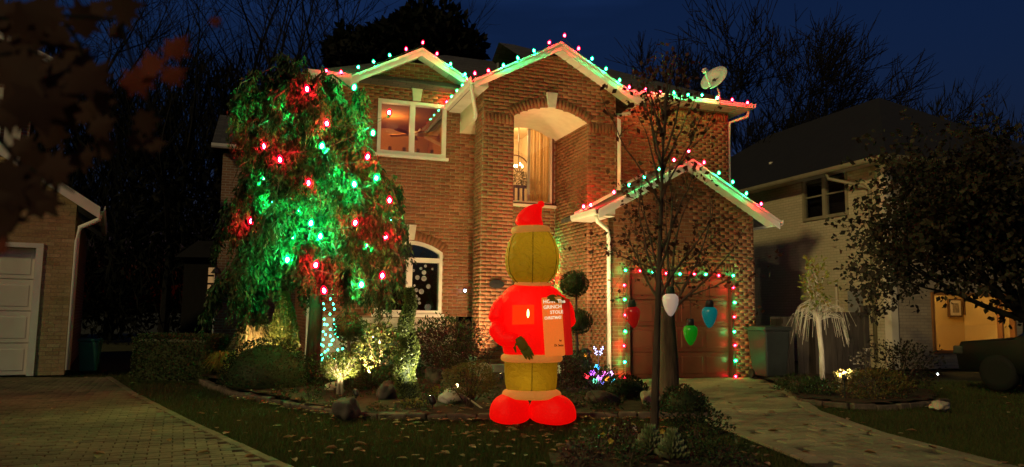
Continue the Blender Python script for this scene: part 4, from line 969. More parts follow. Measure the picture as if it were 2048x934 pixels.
def grass_clump(loc, h, r_, n, label, mat='straw', curl=0.8):
    t = plant('ornamental_grass', loc, label, 'grass clump'); V, F = [], []
    for k in range(n):
        a = rng.uniform(0, 6.28); L = h * rng.uniform(0.55, 1.1); o = r_ * rng.uniform(0.3, 1.1); w_ = 0.006
        p0 = np.array([math.cos(a), math.sin(a), 0]) * 0.12 * r_; p1 = np.array([math.cos(a) * o * 0.55, math.sin(a) * o * 0.55, L]); p2 = np.array([math.cos(a) * o * 1.1, math.sin(a) * o * 1.1, L * (1 - curl * rng.random())])
        s = np.array([-math.sin(a), math.cos(a), 0]) * w_; b = len(V)
        V += [p0 - s, p0 + s, p1 + s, p1 - s, p2]; F += [(b, b + 1, b + 2, b + 3)]; F += [(b + 3, b + 2, b + 4, b + 4)]
    V = np.array(V); me = MB(); me.v = [tuple(v) for v in V]; me.f = [f if f[2] != f[3] else f[:3] for f in F]; me.build('blades', mat, t); return t
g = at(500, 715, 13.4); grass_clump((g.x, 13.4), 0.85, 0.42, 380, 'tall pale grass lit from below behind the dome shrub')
g = at(582, 705, 13.1); grass_clump((g.x, 13.1), 0.38, 0.25, 120, 'small pale grass tuft at the foot of the conical evergreen')
g = gnd(446, 762, 0.05); grass_clump((g.x, g.y), 0.42, 0.42, 360, 'low feathery grass clump at the end of the stone edging', 'greenyellow')
# loose leafy shrubs
def shrub(loc, r3, n, size, mat, label, stems=10, seed=1, aspect=0.5, zc=None, shell=(0.35, 1.05), amp=0.25, cat='shrub', name='shrub', smat='bark', k=4.0):
    t = plant(name, loc, label, cat); zc = r3[2] * 0.95 if zc is None else zc; mb = MB()
    for _ in range(stems):
        e_ = Vector(rng.normal(0, 0.5, 3)); e_ = Vector((e_.x * r3[0], e_.y * r3[1], zc + abs(e_.z) * r3[2] * 0.8))
        mb.tube([(rng.normal(0, 0.03), rng.normal(0, 0.03), -0.03), e_ * 0.45, e_], [0.012, 0.009, 0.004], 4)
    mb.build('stems', smat, t)
    V, F = blob_leaves((0, 0, zc), r3, n, size, seed, shell, amp, aspect, 0.01, k=k); npmesh('leaves', V, F, mat, t); return t
g = at(755, 760, 12.9); shrub((g.x, 12.9), (0.62, 0.45, 0.52), 2600, 0.075, 'laurel', 'glossy leaved shrub lit by a hidden lamp below the arched window', seed=4)
g = at(872, 760, 13.5); shrub((g.x, 13.5), (0.75, 0.4, 0.55), 2600, 0.07, 'laurel', 'glossy green shrub under the window, between spiral topiary and entry', seed=9)
g = at(905, 770, 12.5); shrub((g.x, 12.5), (0.62, 0.45, 0.42), 3600, 0.06, 'redleaf', 'weeping dark red maple mound between spiral topiary and inflatable', seed=6, aspect=0.25, zc=0.62)
g = gnd(938, 808, 0.08); shrub((g.x, g.y), (0.34, 0.3, 0.2), 2200, 0.034, 'olive', 'small round olive leaved shrub on bare stems beside the inflatable', seed=8, zc=0.36, stems=14, shell=(0.6, 1.05), amp=0.12)
g = at(735, 790, 11.9); shrub((g.x, 11.9), (0.5, 0.35, 0.2), 1200, 0.05, 'boxdark', 'low dark spreading plant behind the lit ball shrub', seed=12)
g = at(650, 775, 12.2); shrub((g.x, 12.2), (0.38, 0.3, 0.22), 900, 0.05, 'laurel', 'low leafy plant between dome shrub and lit ball shrub', seed=13)
g = at(1120, 810, 11.6); shrub((g.x, 11.6), (0.35, 0.3, 0.30), 1500, 0.045, 'redleaf', 'dark reddish shrub just behind the inflatable', seed=15)
g = at(1190, 800, 11.8); shrub((g.x, 11.8), (0.40, 0.3, 0.2), 1200, 0.045, 'boxdark', 'low dark plant under the coloured flower lights', seed=16)
g = gnd(1255, 800, 0.05); mound((g.x, g.y + 0.25), (0.36, 0.3, 0.30), 2600, 0.034, 'yew', 'small dark mound shrub beside the pale lit rock', 'dome_shrub', 17, 0.08)
g = gnd(1388, 832, 0.02); mound((g.x - 0.05, g.y + 0.4), (0.32, 0.3, 0.34), 2600, 0.034, 'yew', 'dark rounded shrub at the driveway corner behind the thick trunk', 'dome_shrub', 18, 0.1)
g = gnd(880, 805, 0.05); shrub((-0.98, 10.75), (0.14, 0.12, 0.06), 160, 0.05, 'greenyellow', 'small bright green tuft beside the brightest garden spotlight', seed=20, stems=3)
shrub((-1.28, 9.98), (0.13, 0.1, 0.05), 140, 0.05, 'greenyellow', 'small bright green tuft at the foot of the spiral topiary', seed=21, stems=3)
g = gnd(490, 770, 0.05); shrub((g.x, g.y), (0.16, 0.12, 0.09), 260, 0.045, 'laurel', 'small green cushion plant in front of the feathery grass', seed=22, stems=3)
# low ground cover: one tangled mass along the front of the bed
V, F = [], []
parts = []
for k in range(150):
    x = rng.uniform(-4.4, 2.1); y = rng.uniform(9.5, 12.6)
    if not inpoly((x, y), BED) or (abs(x - 0.25) < 0.7 and y < 9.8): continue
    z = bedz(x, y); r_ = rng.uniform(0.06, 0.16); parts.append(blob_leaves((x, y, z), (r_, r_, r_ * 0.7), int(40 + 500 * r_), 0.04, k, (0.3, 1.0), 0.2, 0.5, z - 0.01))
Vg, Fg = join(parts); tag(npmesh('ground_cover', Vg, Fg, 'boxdark'), 'low tangled ground cover plants across the planting bed', 'ground cover', kind='stuff')
def rock(loc, r3, label, mat='rock', seed=1, name='boulder'):
    loc = Vector((loc[0], loc[1], 0)); t = bpy.data.objects.new(name, None)
    mb = MB(); core(mb, (0, 0, r3[2] * 0.5), r3, seed, 0.20, 1.0, 30, -0.06, 3.6); bpy.data.objects.remove(t)
    o = mb.build(name, mat, None, True); o.location = (loc.x, loc.y, ground_z(loc.x, loc.y)); o.rotation_euler = (0, 0, rng.uniform(0, 6)); return tag(o, label, 'rock')
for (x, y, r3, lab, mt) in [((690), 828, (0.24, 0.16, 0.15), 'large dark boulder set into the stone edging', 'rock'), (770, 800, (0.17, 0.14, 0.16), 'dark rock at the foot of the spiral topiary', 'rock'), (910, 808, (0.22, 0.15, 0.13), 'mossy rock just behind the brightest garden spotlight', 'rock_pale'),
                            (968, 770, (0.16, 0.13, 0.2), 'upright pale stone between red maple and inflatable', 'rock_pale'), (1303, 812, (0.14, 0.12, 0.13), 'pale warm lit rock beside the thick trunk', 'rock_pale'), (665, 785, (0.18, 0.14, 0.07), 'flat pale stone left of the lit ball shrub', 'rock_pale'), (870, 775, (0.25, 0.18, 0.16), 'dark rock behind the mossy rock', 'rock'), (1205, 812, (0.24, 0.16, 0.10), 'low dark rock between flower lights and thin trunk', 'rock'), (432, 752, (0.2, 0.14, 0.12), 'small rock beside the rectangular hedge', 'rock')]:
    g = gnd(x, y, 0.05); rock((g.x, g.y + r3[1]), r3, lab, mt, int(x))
g = gnd(952, 815, 0.03)
st = MB().tube([(-0.14, 0.1, 0.16), (0.0, 0.0, 0.08), (0.14, -0.12, 0.0)], [0.012, 0.012, 0.010], 6).build('fallen_stick', 'rock_pale'); st.location = (g.x - 0.02, g.y - 0.15, 0.03); tag(st, 'short pale stick leaning at the bed edge beside the inflatable', 'stick')
# ------------------------------------------------------------------ garden spotlights (some seen lit, some inferred from lit walls and plants)
emit('lens_warm', (1.0, 0.68, 0.30), 30); emit('lens_white', (1.0, 0.92, 0.82), 45)
def spotlight(loc, aim, power, label, c=(1.0, 0.66, 0.32), cone=70, lens='lens_warm', z=0.10, r=0.03, size=1.0):
    loc = Vector((loc[0], loc[1], ground_z(loc[0], loc[1]))); t = thing('garden_spotlight', loc, label, 'garden light', 'garden spotlights')
    d = (Vector(aim) - loc - Vector((0, 0, z))).normalized(); m = Matrix.Translation((0, 0, z)) @ d.to_track_quat('Z', 'Y').to_matrix().to_4x4(); s = size
    MB().tube([(0, 0, -0.12), (0, 0, z - 0.02)], [0.006, 0.012], 6).build('stake', 'dark_metal', t)
    MB().lathe([(0.018 * s, -0.05), (0.034 * s, -0.03), (0.036 * s, 0.03), (0.040 * s, 0.055), (0.033 * s, 0.055), (0.030 * s, 0.03)], 12, m=m).build('housing', 'dark_metal', t, True)
    ln = MB().lathe([(0.0005, 0.034), (0.031 * s, 0.036), (0.031 * s, 0.052), (0.024 * s, 0.066), (0.0005, 0.074)], 12, m=m).build('lens', lens, t)
    lamp('spotlight_beam', t, Vector((0, 0, z)) + d * 0.085, power * 7, c, r, 'SPOT', Vector((0, 0, z)) + d * 3, cone, 0.7)
    return t
W1 = (1.0, 0.60, 0.27)
spotlight((-1.0, 9.80), (-1.42, 10.3, 0.9), 34, 'brightest white garden spotlight at the foot of the spiral topiary', (1, 0.86, 0.55), 75, 'lens_white', size=1.3)
spotlight((-2.35, 12.4), hw(-3.6, 2.6, 3.6), 95, 'garden spotlight inside the glossy shrub below the arched window', W1, 85, 'lens_warm')
spotlight((-0.6, 13.9), hw(-2.7, 2.6, 3.4), 62, 'garden spotlight behind the red maple mound facing the wall', W1, 90, 'lens_warm')
g = gnd(562, 772, 0.05); spotlight((g.x, g.y), (g.x + 0.5, g.y - 0.6, 0.1), 5, 'tilted garden spotlight in front of the dome shrub', W1, 90)
g = gnd(470, 765, 0.05); spotlight((g.x, g.y), (g.x + 0.12, g.y + 0.3, 0.6), 6, 'garden spotlight beside the low feathery grass', W1, 80)
g = at(520, 735, 12.9); spotlight((g.x, 12.85), (g.x - 0.12, 13.5, 0.9), 32, 'garden spotlight hidden behind the dome shrub', W1, 80)
g = at(592, 735, 13.0); spotlight((g.x, 13.0), hw(-5.6, 4.0, 2.2), 26, 'garden spotlight near the brick corner by the conical evergreen', W1, 70)
spotlight((-2.12, 10.45), (-2.42, 10.9, 0.5), 26, 'garden spotlight in front of the lit ball shrub', (1, 0.75, 0.4), 60)
g = gnd(390, 755, 0.02); spotlight((g.x, g.y), (g.x - 0.1, g.y + 0.5, 0.5), 1.2, 'small garden spotlight at the corner of the rectangular hedge', W1, 70)
spotlight((0.95, 13.35), hw(-0.05, 1.9, 4.3), 95, 'garden spotlight at the foot of the entry wall', (1, 0.60, 0.25), 62)
spotlight((1.15, 12.9), hw(0.0, 0.5, 2.2), 34, 'garden spotlight facing the garage side wall', (1, 0.66, 0.32), 95)
spotlight((-0.15, 12.6), hw(-2.5, 1.2, 3.8), 20, 'garden spotlight behind the inflatable facing the entry pier', W1, 60)
g = gnd(1690, 796, 0.06); spotlight((g.x, g.y), (6.40, 15.4, 1.5), 75, 'garden spotlight shining at the pale weeping standard tree', (1, 0.8, 0.5), 60, 'lens_white', 0.30)
g = gnd(905, 790, 0.08); spotlight((g.x, g.y + 0.2), (g.x + 0.5, g.y + 0.1, 0.4), 5, 'garden spotlight beside the dark rock and olive shrub', W1, 90)

# ------------------------------------------------------------------ the glowing inflatable figure
def cloth(name, c, e, wr=0.6):
    m, n, l, p = new_mat(name); p.inputs['Base Color'].default_value = (*c, 1); p.inputs['Roughness'].default_value = 0.55
    p.inputs['Emission Color'].default_value = (*e, 1)
    tr_ = n.new('ShaderNodeBsdfTranslucent'); tr_.inputs[0].default_value = (*c, 1); mx = n.new('ShaderNodeMixShader'); mx.inputs[0].default_value = 0.6
    t = n.new('ShaderNodeTexNoise'); t.inputs['Scale'].default_value = 9; t.inputs['Detail'].default_value = 6; t.inputs['Distortion'].default_value = 1.2
    tc = n.new('ShaderNodeTexCoord'); l.new(tc.outputs['Object'], t.inputs[0])
    b = n.new('ShaderNodeBump'); b.inputs['Strength'].default_value = wr; b.inputs['Distance'].default_value = 0.06; l.new(t.outputs[0], b.inputs['Height'])
    l.new(b.outputs[0], p.inputs['Normal']); l.new(b.outputs[0], tr_.inputs['Normal'])
    l.new(p.outputs[0], mx.inputs[1]); l.new(tr_.outputs[0], mx.inputs[2]); l.new(mx.outputs[0], n['Material Output'].inputs[0])
    p.inputs['Emission Strength'].default_value = 1.0  # cloth glows by itself, besides the lamps inside
    return m
cloth('nylon_red', (0.75, 0.012, 0.010), (0.95, 0.003, 0.002), 0.35); cloth('nylon_olive', (0.34, 0.255, 0.015), (0.05, 0.035, 0.001), 1.0); cloth('nylon_cream', (0.8, 0.5, 0.18), (0.42, 0.21, 0.035), 0.5)
cloth('nylon_hand', (0.14, 0.115, 0.016), (0.05, 0.042, 0.003), 0.5); cloth('book_cover', (0.8, 0.36, 0.10), (0.72, 0.24, 0.035), 0.2); cloth('book_red', (0.6, 0.02, 0.01), (0.5, 0.01, 0.005), 0.2)
emit('inner_lamp', (1, 0.62, 0.2), 6); glow_glass('sheer_patch', (1.0, 0.05, 0.003), 0.9, 0.5)
emit('ink_cream', (1.0, 0.80, 0.5), 0.95, False); surf('ink_dark', [(0.03, 0.01, 0.006), (0.05, 0.015, 0.01)], 5, 0.8, 0)  # cream lettering glows by itself like the cover around it
FX = at(1062, 846, 8.95); FIG = Vector((FX.x, 8.95, 0.0))
fig = thing('inflatable_figure', FIG, 'tall glowing inflatable figure in red coat, red boots and hat holding a book', 'inflatable')
def soft(prof, sx, sy, c, name, mat, parent=None, n=28, dis=0.0, seed=0):
    mb = MB().lathe(prof, n, (0, 0, 0), sx, sy); P = np.array(mb.v)
    if dis: P *= 1 + dis * (lumpy(unit(P + 1e-6), seed, 1.0, 5.0) - 1)[:, None] * np.array([1, 1, 0.2])
    mb.v = [tuple(p + np.array(c)) for p in P]
    o = mb.build(name, mat, parent or fig, True); s = o.modifiers.new('sub', 'SUBSURF'); s.levels = 1; s.render_levels = 2; return o
def arc(z0, z1, r0, rm, r1, n=8, pw=1.0):
    return [(r0 + (r1 - r0) * t + (rm - (r0 + r1) / 2) * math.sin(math.pi * t) ** pw, z0 + (z1 - z0) * t) for t in np.linspace(0, 1, n)]
# boots: two rounded shoes turned outwards
for s, yaw, L, nm in ((-1, R(-62), 0.30, 'boot'), (1, R(-118), 0.36, 'boot')):
    mb = MB(); core(mb, (0, 0, 0), (1, 1, 1), 3, 0.0, 1.0, 28); P = np.array(mb.v)
    tq = (P[:, 0] + 1) / 2; Q = np.stack([np.sign(P[:, 0]) * np.abs(P[:, 0]) ** 0.8 * L * 0.80 + 0.10, np.sign(P[:, 1]) * np.abs(P[:, 1]) ** 0.8 * (0.19 + 0.03 * tq), np.where(P[:, 2] > 0, np.abs(P[:, 2]) ** 0.75 * (0.27 - 0.05 * tq ** 2), P[:, 2] * 0.10) + 0.085], 1)
    ca, sa = math.cos(yaw), math.sin(yaw); ca2 = ca if s > 0 else -ca
    dirx = 1 if s > 0 else -1
    yw = R(-38) if s > 0 else R(-142); ca, sa = math.cos(yw), math.sin(yw)
    mb.v = [(q[0] * ca - q[1] * sa + s * 0.165, q[0] * sa + q[1] * ca, q[2]) for q in Q]
    mb.build('boot', 'nylon_red', fig, True)
soft([(0.2, 0.27), (0.325, 0.275), (0.355, 0.31), (0.34, 0.36), (0.30, 0.385), (0.2, 0.38)], 1.0, 0.8, (0, 0, 0), 'boot_cuff', 'nylon_cream', dis=0.03, seed=2)
soft([(0.24, 0.34), (0.295, 0.37), (0.31, 0.48), (0.315, 0.6), (0.325, 0.72), (0.29, 0.77)], 1.0, 0.8, (0, 0, 0), 'trousers', 'nylon_olive', dis=0.03, seed=3)
soft([(0.27, 0.70), (0.35, 0.70), (0.38, 0.735), (0.36, 0.79), (0.30, 0.80)], 1.0, 0.8, (0, 0, 0), 'coat_hem', 'nylon_cream', dis=0.025, seed=4)
soft([(0.31, 0.76), (0.345, 0.80), (0.36, 0.95), (0.375, 1.1), (0.40, 1.28), (0.40, 1.42), (0.34, 1.54), (0.22, 1.61), (0.12, 1.63)], 1.0, 0.78, (0, 0, 0), 'coat', 'nylon_red', dis=0.02, seed=5)
soft([(0.14, 1.57), (0.20, 1.58), (0.215, 1.62), (0.19, 1.66), (0.12, 1.67)], 1.05, 0.9, (0.0, -0.02, 0), 'collar', 'nylon_cream')
# sleeves as tapered tubes
def sleeve(path, rad, name, mat):
    P = [Vector(p) for p in path]; out, rr = [], []
    for i in range(len(P) - 1):
        for t in (0, 0.33, 0.66): out.append(P[i].lerp(P[i + 1], t)); rr.append(rad[i] + (rad[i + 1] - rad[i]) * t)
    out.append(P[-1]); rr.append(rad[-1])
    o = MB().tube(out, rr, 14).build(name, mat, fig, True); s = o.modifiers.new('sub', 'SUBSURF'); s.levels = 1; s.render_levels = 2; return o
sleeve([(-0.27, 0, 1.46), (-0.38, -0.03, 1.30), (-0.415, -0.08, 1.10), (-0.33, -0.17, 0.97), (-0.16, -0.27, 0.965)], [0.10, 0.135, 0.125, 0.10, 0.075], 'sleeve', 'nylon_red')
sleeve([(0.27, 0, 1.46), (0.37, -0.05, 1.33), (0.41, -0.12, 1.17), (0.40, -0.2, 1.25), (0.37, -0.27, 1.38)], [0.10, 0.125, 0.115, 0.09, 0.065], 'sleeve', 'nylon_red')
# mitten hands with separate fingers
def hand(c, d, up, name='hand', s=1.0):
    c, d, up = Vector(c), Vector(d).normalized(), Vector(up).normalized(); side = d.cross(up).normalized(); mb = MB()
    mb.tube([c - d * 0.05 * s, c, c + d * 0.08 * s, c + d * 0.12 * s], [0.045 * s, 0.06 * s, 0.062 * s, 0.04 * s], 10)
    for k, o in enumerate((-0.045, -0.015, 0.015, 0.045)):
        b = c + d * 0.1 * s + side * o * s; L = (0.12, 0.145, 0.14, 0.11)[k] * s
        mb.tube([b, b + d * L * 0.5 + up * 0.012, b + d * L - up * 0.015, b + d * (L + 0.012) - up * 0.03], [0.019 * s, 0.018 * s, 0.013 * s, 0.004], 8)
    b = c + side * 0.055 * s; mb.tube([b, b + side * 0.045 * s + d * 0.03 * s, b + side * 0.06 * s + d * 0.09 * s], [0.02 * s, 0.018 * s, 0.007 * s], 8)
    return mb.build(name, 'nylon_hand', fig, True)
hand((-0.14, -0.29, 0.95), (0.55, -0.15, -0.85), (0.1, -1, 0.1), s=0.95)
hand((0.36, -0.29, 1.40), (-0.7, -0.35, 0.25), (0.1, -0.6, 0.7), s=0.9)
# book
bk = Matrix.Translation((0.235, -0.36, 1.125)) @ Matrix.Rotation(R(-4), 4, 'Y') @ Matrix.Rotation(R(6), 4, 'Z')
MB().box(-0.115, 0.115, -0.02, 0.02, -0.335, 0.335, bk).build('book_front', 'book_cover', fig, bevel=0.012)
MB().box(0.117, 0.21, -0.005, 0.10, -0.335, 0.31, bk).build('book_side', 'book_red', fig, bevel=0.02)
def lettering(body, x, z, size, mat, rot=0.0, sx=1.0):
    cu_ = bpy.data.curves.new('lettering', 'FONT'); cu_.body = body; cu_.size = size; cu_.extrude = 0.0006; cu_.resolution_u = 2; cu_.offset = 0.0012
    o = bpy.data.objects.new('tmp', cu_); col.objects.link(o); me = bpy.data.meshes.new_from_object(o); bpy.data.objects.remove(o)
    m = bk @ Matrix.Translation((x, -0.0225, z)) @ Matrix.Rotation(R(90), 4, 'X') @ Matrix.Rotation(rot, 4, 'Z') @ Matrix.Scale(sx, 4, (1, 0, 0))
    me.transform(m); me.materials.clear(); me.materials.append(MATS[mat]); return link('lettering', me, fig)
lettering('HOW The', -0.105, 0.27, 0.058, 'ink_cream', -0.03); lettering('GRINCH', -0.105, 0.205, 0.056, 'ink_cream'); lettering('STOLE', -0.03, 0.145, 0.052, 'ink_cream'); lettering('CHRISTMAS!', -0.1, 0.085, 0.046, 'ink_cream', 0.0, 0.78)
lettering('by', 0.055, -0.17, 0.03, 'ink_dark'); lettering('Dr. Seuss', -0.005, -0.225, 0.038, 'ink_dark', -0.04, 0.72)
# head: a plain rounded balloon, no face
soft([(0.10, 1.60), (0.22, 1.64), (0.305, 1.74), (0.335, 1.88), (0.325, 2.02), (0.28, 2.16), (0.21, 2.26), (0.10, 2.31)], 1.0, 0.92, (-0.005, -0.03, 0), 'head', 'nylon_olive', dis=0.02, seed=7)
hd = soft([(0.15, 2.22), (0.225, 2.22), (0.245, 2.265), (0.235, 2.31), (0.17, 2.33)], 1.0, 0.95, (-0.03, -0.03, 0), 'hat_brim', 'nylon_cream', dis=0.03, seed=8)
P = [(-0.05, -0.02, 2.29), (-0.04, -0.02, 2.40), (0.0, -0.02, 2.48), (0.05, -0.03, 2.53), (0.09, -0.03, 2.58)]
o = MB().tube(P, [0.205, 0.185, 0.13, 0.075, 0.035], 18).build('hat', 'nylon_red', fig, True); s = o.modifiers.new('sub', 'SUBSURF'); s.levels = 1; s.render_levels = 2
mb = MB(); core(mb, (0.095, -0.03, 2.585), (0.042, 0.042, 0.04), 2, 0.1, 1.0, 14); mb.build('pompom', 'nylon_red', fig, True)
# sewn seams over the head and down the trousers
surf('seam', [(0.06, 0.05, 0.006), (0.09, 0.07, 0.01)], 9, 0.8, 0)
for ax in (0.0, R(60), R(-60)):
    pr_ = [(0.10, 1.60), (0.22, 1.64), (0.305, 1.74), (0.333, 1.88), (0.322, 2.02), (0.278, 2.16), (0.21, 2.25)]
    MB().tube([(-0.005 + r_ * 0.985 * math.sin(ax), -0.03 - r_ * 0.985 * 0.92 * math.cos(ax), z) for r_, z in pr_], 0.004, 5).build('seam', 'seam', fig, True)
MB().tube([(0.0, -0.8 * r_ * 0.995, z) for r_, z in ((0.29, 0.38), (0.305, 0.48), (0.312, 0.6), (0.32, 0.70))], 0.005, 5).build('seam', 'seam', fig, True)
# sheer patch given its own glow, with a bright spot for the lamp inside
MB().prism([(-0.235, 1.14), (0.015, 1.15), (0.015, 1.37), (-0.235, 1.365)], 'y', -0.352, -0.349).build('sheer_patch', 'sheer_patch', fig)
mb = MB(); core(mb, (-0.055, -0.36, 1.27), (0.014, 0.010, 0.05), 2, 0.0, 1.0, 12); mb.build('inner_lamp', 'inner_lamp', fig, True)
lamp('lamp_in_coat', fig, (-0.05, -0.18, 1.27), 1.6, (1, 0.6, 0.25), 0.03); lamp('lamp_in_head', fig, (0.02, 0.0, 2.02), 4.0, (1, 0.66, 0.25), 0.04); lamp('lamp_in_legs', fig, (-0.02, -0.05, 0.52), 2.0, (1, 0.66, 0.25), 0.04)
# tether cords and pegs
for s in (-1, 1):
    MB().tube([(s * 0.33, 0, 1.0), (s * 0.95, 0.35, 0.0)], 0.003, 4).build('tether_cord', 'wire', fig)

# ------------------------------------------------------------------ pear tree with giant ornaments, thin young tree
def put_tree(name, loc, label, mb, tips, leaf_n, leafsize, leafmat, barkmat='bark', cat='tree', aspect=0.7, cl=0.12, per=3):
    t = thing(name, loc, label, cat); mb.build('trunk', barkmat, t, True)
    if leaf_n and tips:
        idx = rng.integers(0, len(tips), leaf_n // per); P, A = [], []
        for i in idx:
            p, d = tips[i]; c = np.array(p) + rng.normal(0, cl, 3)
            for _ in range(per): P.append(c + rng.normal(0, 0.05, 3)); A.append(np.array(d) * 0.3 + np.array([0, 0, -0.4]) + rng.normal(0, 0.6, 3))
        V, F = leaves(np.array(P), np.array(A), leafsize, aspect, 0.4); npmesh('crown', V, F, leafmat, t)
    return t
g = gnd(1338, 814, 0.03); PT = Vector((g.x, g.y, 0.02)); rng = np.random.default_rng(21)
mb = MB(); mb.tube([(0, 0, -0.1), (0.0, 0, 0.12), (0.01, 0, 0.6), (-0.02, 0.02, 1.15), (-0.01, 0, 1.35)], [0.19, 0.145, 0.125, 0.12, 0.11], 10); tips = []
for d, L in (((-0.45, 0.1, 1), 0.8), ((0.1, 0.2, 1), 0.95), ((0.55, -0.1, 0.9), 0.8), ((-0.15, -0.3, 1), 0.85), ((0.75, 0.2, 0.55), 0.7), ((-0.7, 0.1, 0.6), 0.65)):
    branch_tree(mb, (0, 0, 1.2 + rng.uniform(0, 0.12)), d, L, 0.027, 1, tips, 0.10, 0.05, (2, 3), 0.5, 0.72, 6, 4)
put_tree('pear_tree', PT, 'pear tree with thick short trunk and giant bulb ornaments before the garage', mb, tips, 800, 0.07, 'brownleaf', per=3)
g = gnd(1308, 886, 0.03); YT = Vector((g.x, g.y, 0.02)); mb = MB(); tips = []
top = at(1330, 195, g.y) - YT; p1 = at(1313, 700, g.y) - YT; p2 = at(1320, 480, g.y) - YT
mb.tube([(0, 0, -0.1), (0, 0, 0.1), p1, p2, p2.lerp(top, 0.6), top], [0.056, 0.044, 0.035, 0.022, 0.011, 0.004], 8)
for k in range(17):
    f = k / 16; q = p2.lerp(top, f * 0.92) if k > 3 else p1.lerp(p2, 0.45 + 0.13 * k); a = k * 2.4
    sd = 0.62 * (1 - 0.75 * f)
    branch_tree(mb, q, (math.cos(a) * sd, math.sin(a) * sd, 1.0), 0.62 * (1 - 0.55 * f), 0.016, 2, tips, 0.12, 0.05, (1, 3), 0.45, 0.72, 5, 4)
put_tree('young_tree', YT, 'thin upright young tree with sparse brown leaves in front of the garage', mb, tips, 620, 0.062, 'brownleaf', per=4, cl=0.07)
rng = np.random.default_rng(33)
surf('orn_red', [(0.35, 0.012, 0.010), (0.45, 0.02, 0.015)], 3, 0.25, 0.0, spec=0.6); surf('orn_white', [(0.72, 0.62, 0.55), (0.8, 0.7, 0.62)], 3, 0.25, 0.0, spec=0.6)
surf('orn_green', [(0.01, 0.22, 0.012), (0.015, 0.30, 0.02)], 3, 0.25, 0.0, spec=0.6); surf('orn_teal', [(0.01, 0.22, 0.26), (0.015, 0.28, 0.32)], 3, 0.25, 0.0, spec=0.6)
def glow_orn(m, c, s):
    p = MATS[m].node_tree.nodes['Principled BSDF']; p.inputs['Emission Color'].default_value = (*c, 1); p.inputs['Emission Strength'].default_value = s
glow_orn('orn_white', (1, 0.75, 0.6), 0.2); glow_orn('orn_green', (0.01, 0.6, 0.01), 0.13); glow_orn('orn_teal', (0.0, 0.45, 0.5), 0.12); glow_orn('orn_red', (1, 0.01, 0.01), 0.10)  # each ornament shell given a faint glow of its own
def ornament(px, py, Y, colr, hgt, label, caps='dark_metal', tilt=0.0):
    c = at(px, py, Y); s = hgt / 0.30; t = thing('giant_bulb_ornament', c, label, 'ornament', 'giant bulb ornaments'); t.rotation_euler = (0, tilt, rng.uniform(0, 6))
    MB().lathe([(0.004 * s, -0.165 * s), (0.03 * s, -0.15 * s), (0.068 * s, -0.09 * s), (0.096 * s, -0.01 * s), (0.104 * s, 0.05 * s), (0.098 * s, 0.09 * s), (0.07 * s, 0.118 * s), (0.045 * s, 0.125 * s)], 22).build('shell', colr, t, True)
    MB().lathe([(0.048 * s, 0.118 * s), (0.058 * s, 0.13 * s), (0.052 * s, 0.19 * s), (0.045 * s, 0.215 * s), (0.01 * s, 0.22 * s)], 16).build('cap', caps, t, True)
    MB().tube([(0, 0, 0.2 * s), (0.01, 0, 0.26 * s), (0.0, 0, 0.55 * s)], 0.003, 4).build('hanger', 'dark_metal', t)
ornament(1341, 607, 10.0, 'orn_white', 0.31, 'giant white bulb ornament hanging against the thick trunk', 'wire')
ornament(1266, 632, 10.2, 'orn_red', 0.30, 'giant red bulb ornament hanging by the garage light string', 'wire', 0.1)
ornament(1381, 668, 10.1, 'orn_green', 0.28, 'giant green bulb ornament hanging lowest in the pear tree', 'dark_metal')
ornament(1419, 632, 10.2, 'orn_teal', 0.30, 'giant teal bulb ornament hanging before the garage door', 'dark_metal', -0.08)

# ------------------------------------------------------------------ small decorations by the entry
g = at(1170, 766, 12.9); t = thing('candle_lantern', (g.x, 12.9, ground_z(g.x, 12.9)), 'tall black candle lantern with amber lights beside the entry', 'lantern')
emit('amber', (1.0, 0.32, 0.02), 5)
lz = zof(690, 12.9, 1170) - t.location.z
for x, y in ((-0.07, -0.07), (0.07, -0.07), (0.07, 0.07), (-0.07, 0.07)): MB().box(x - 0.008, x + 0.008, y - 0.008, y + 0.008, 0, lz * 0.8).build('post', 'dark_metal', t)
MB().box(-0.085, 0.085, -0.085, 0.085, -0.02, 0.015).build('base', 'dark_metal', t); MB().lathe([(0.12, lz * 0.8), (0.05, lz * 0.9), (0.015, lz * 0.93)], 4).build('roof', 'dark_metal', t)
MB().tube([(-0.04, 0, lz * 0.9), (-0.04, 0, lz), (0.04, 0, lz), (0.04, 0, lz * 0.9)], 0.006, 5).build('handle', 'dark_metal', t)
for dz in (0.30, 0.62): MB().lathe([(0.004, 0), (0.032, 0.01), (0.034, 0.06), (0.012, 0.085)], 10, (0, 0, lz * dz)).build('candle', 'amber', t, True)
FL = [(1172, 752, (1, 0.03, 0.05), 'red'), (1184, 745, (0.55, 0.10, 1), 'violet'), (1194, 734, (0.05, 0.45, 1), 'blue'), (1199, 755, (0.7, 0.2, 1), 'lilac'), (1207, 748, (1, 0.15, 0.7), 'pink'), (1204, 768, (0.25, 0.25, 1), 'deep blue'), (1214, 757, (1, 0.25, 0.02), 'orange'), (1220, 747, (0.8, 0.35, 1), 'pale violet'), (1226, 762, (0.02, 0.6, 0.9), 'turquoise'), (1190, 762, (0.15, 0.9, 0.5), 'mint')]
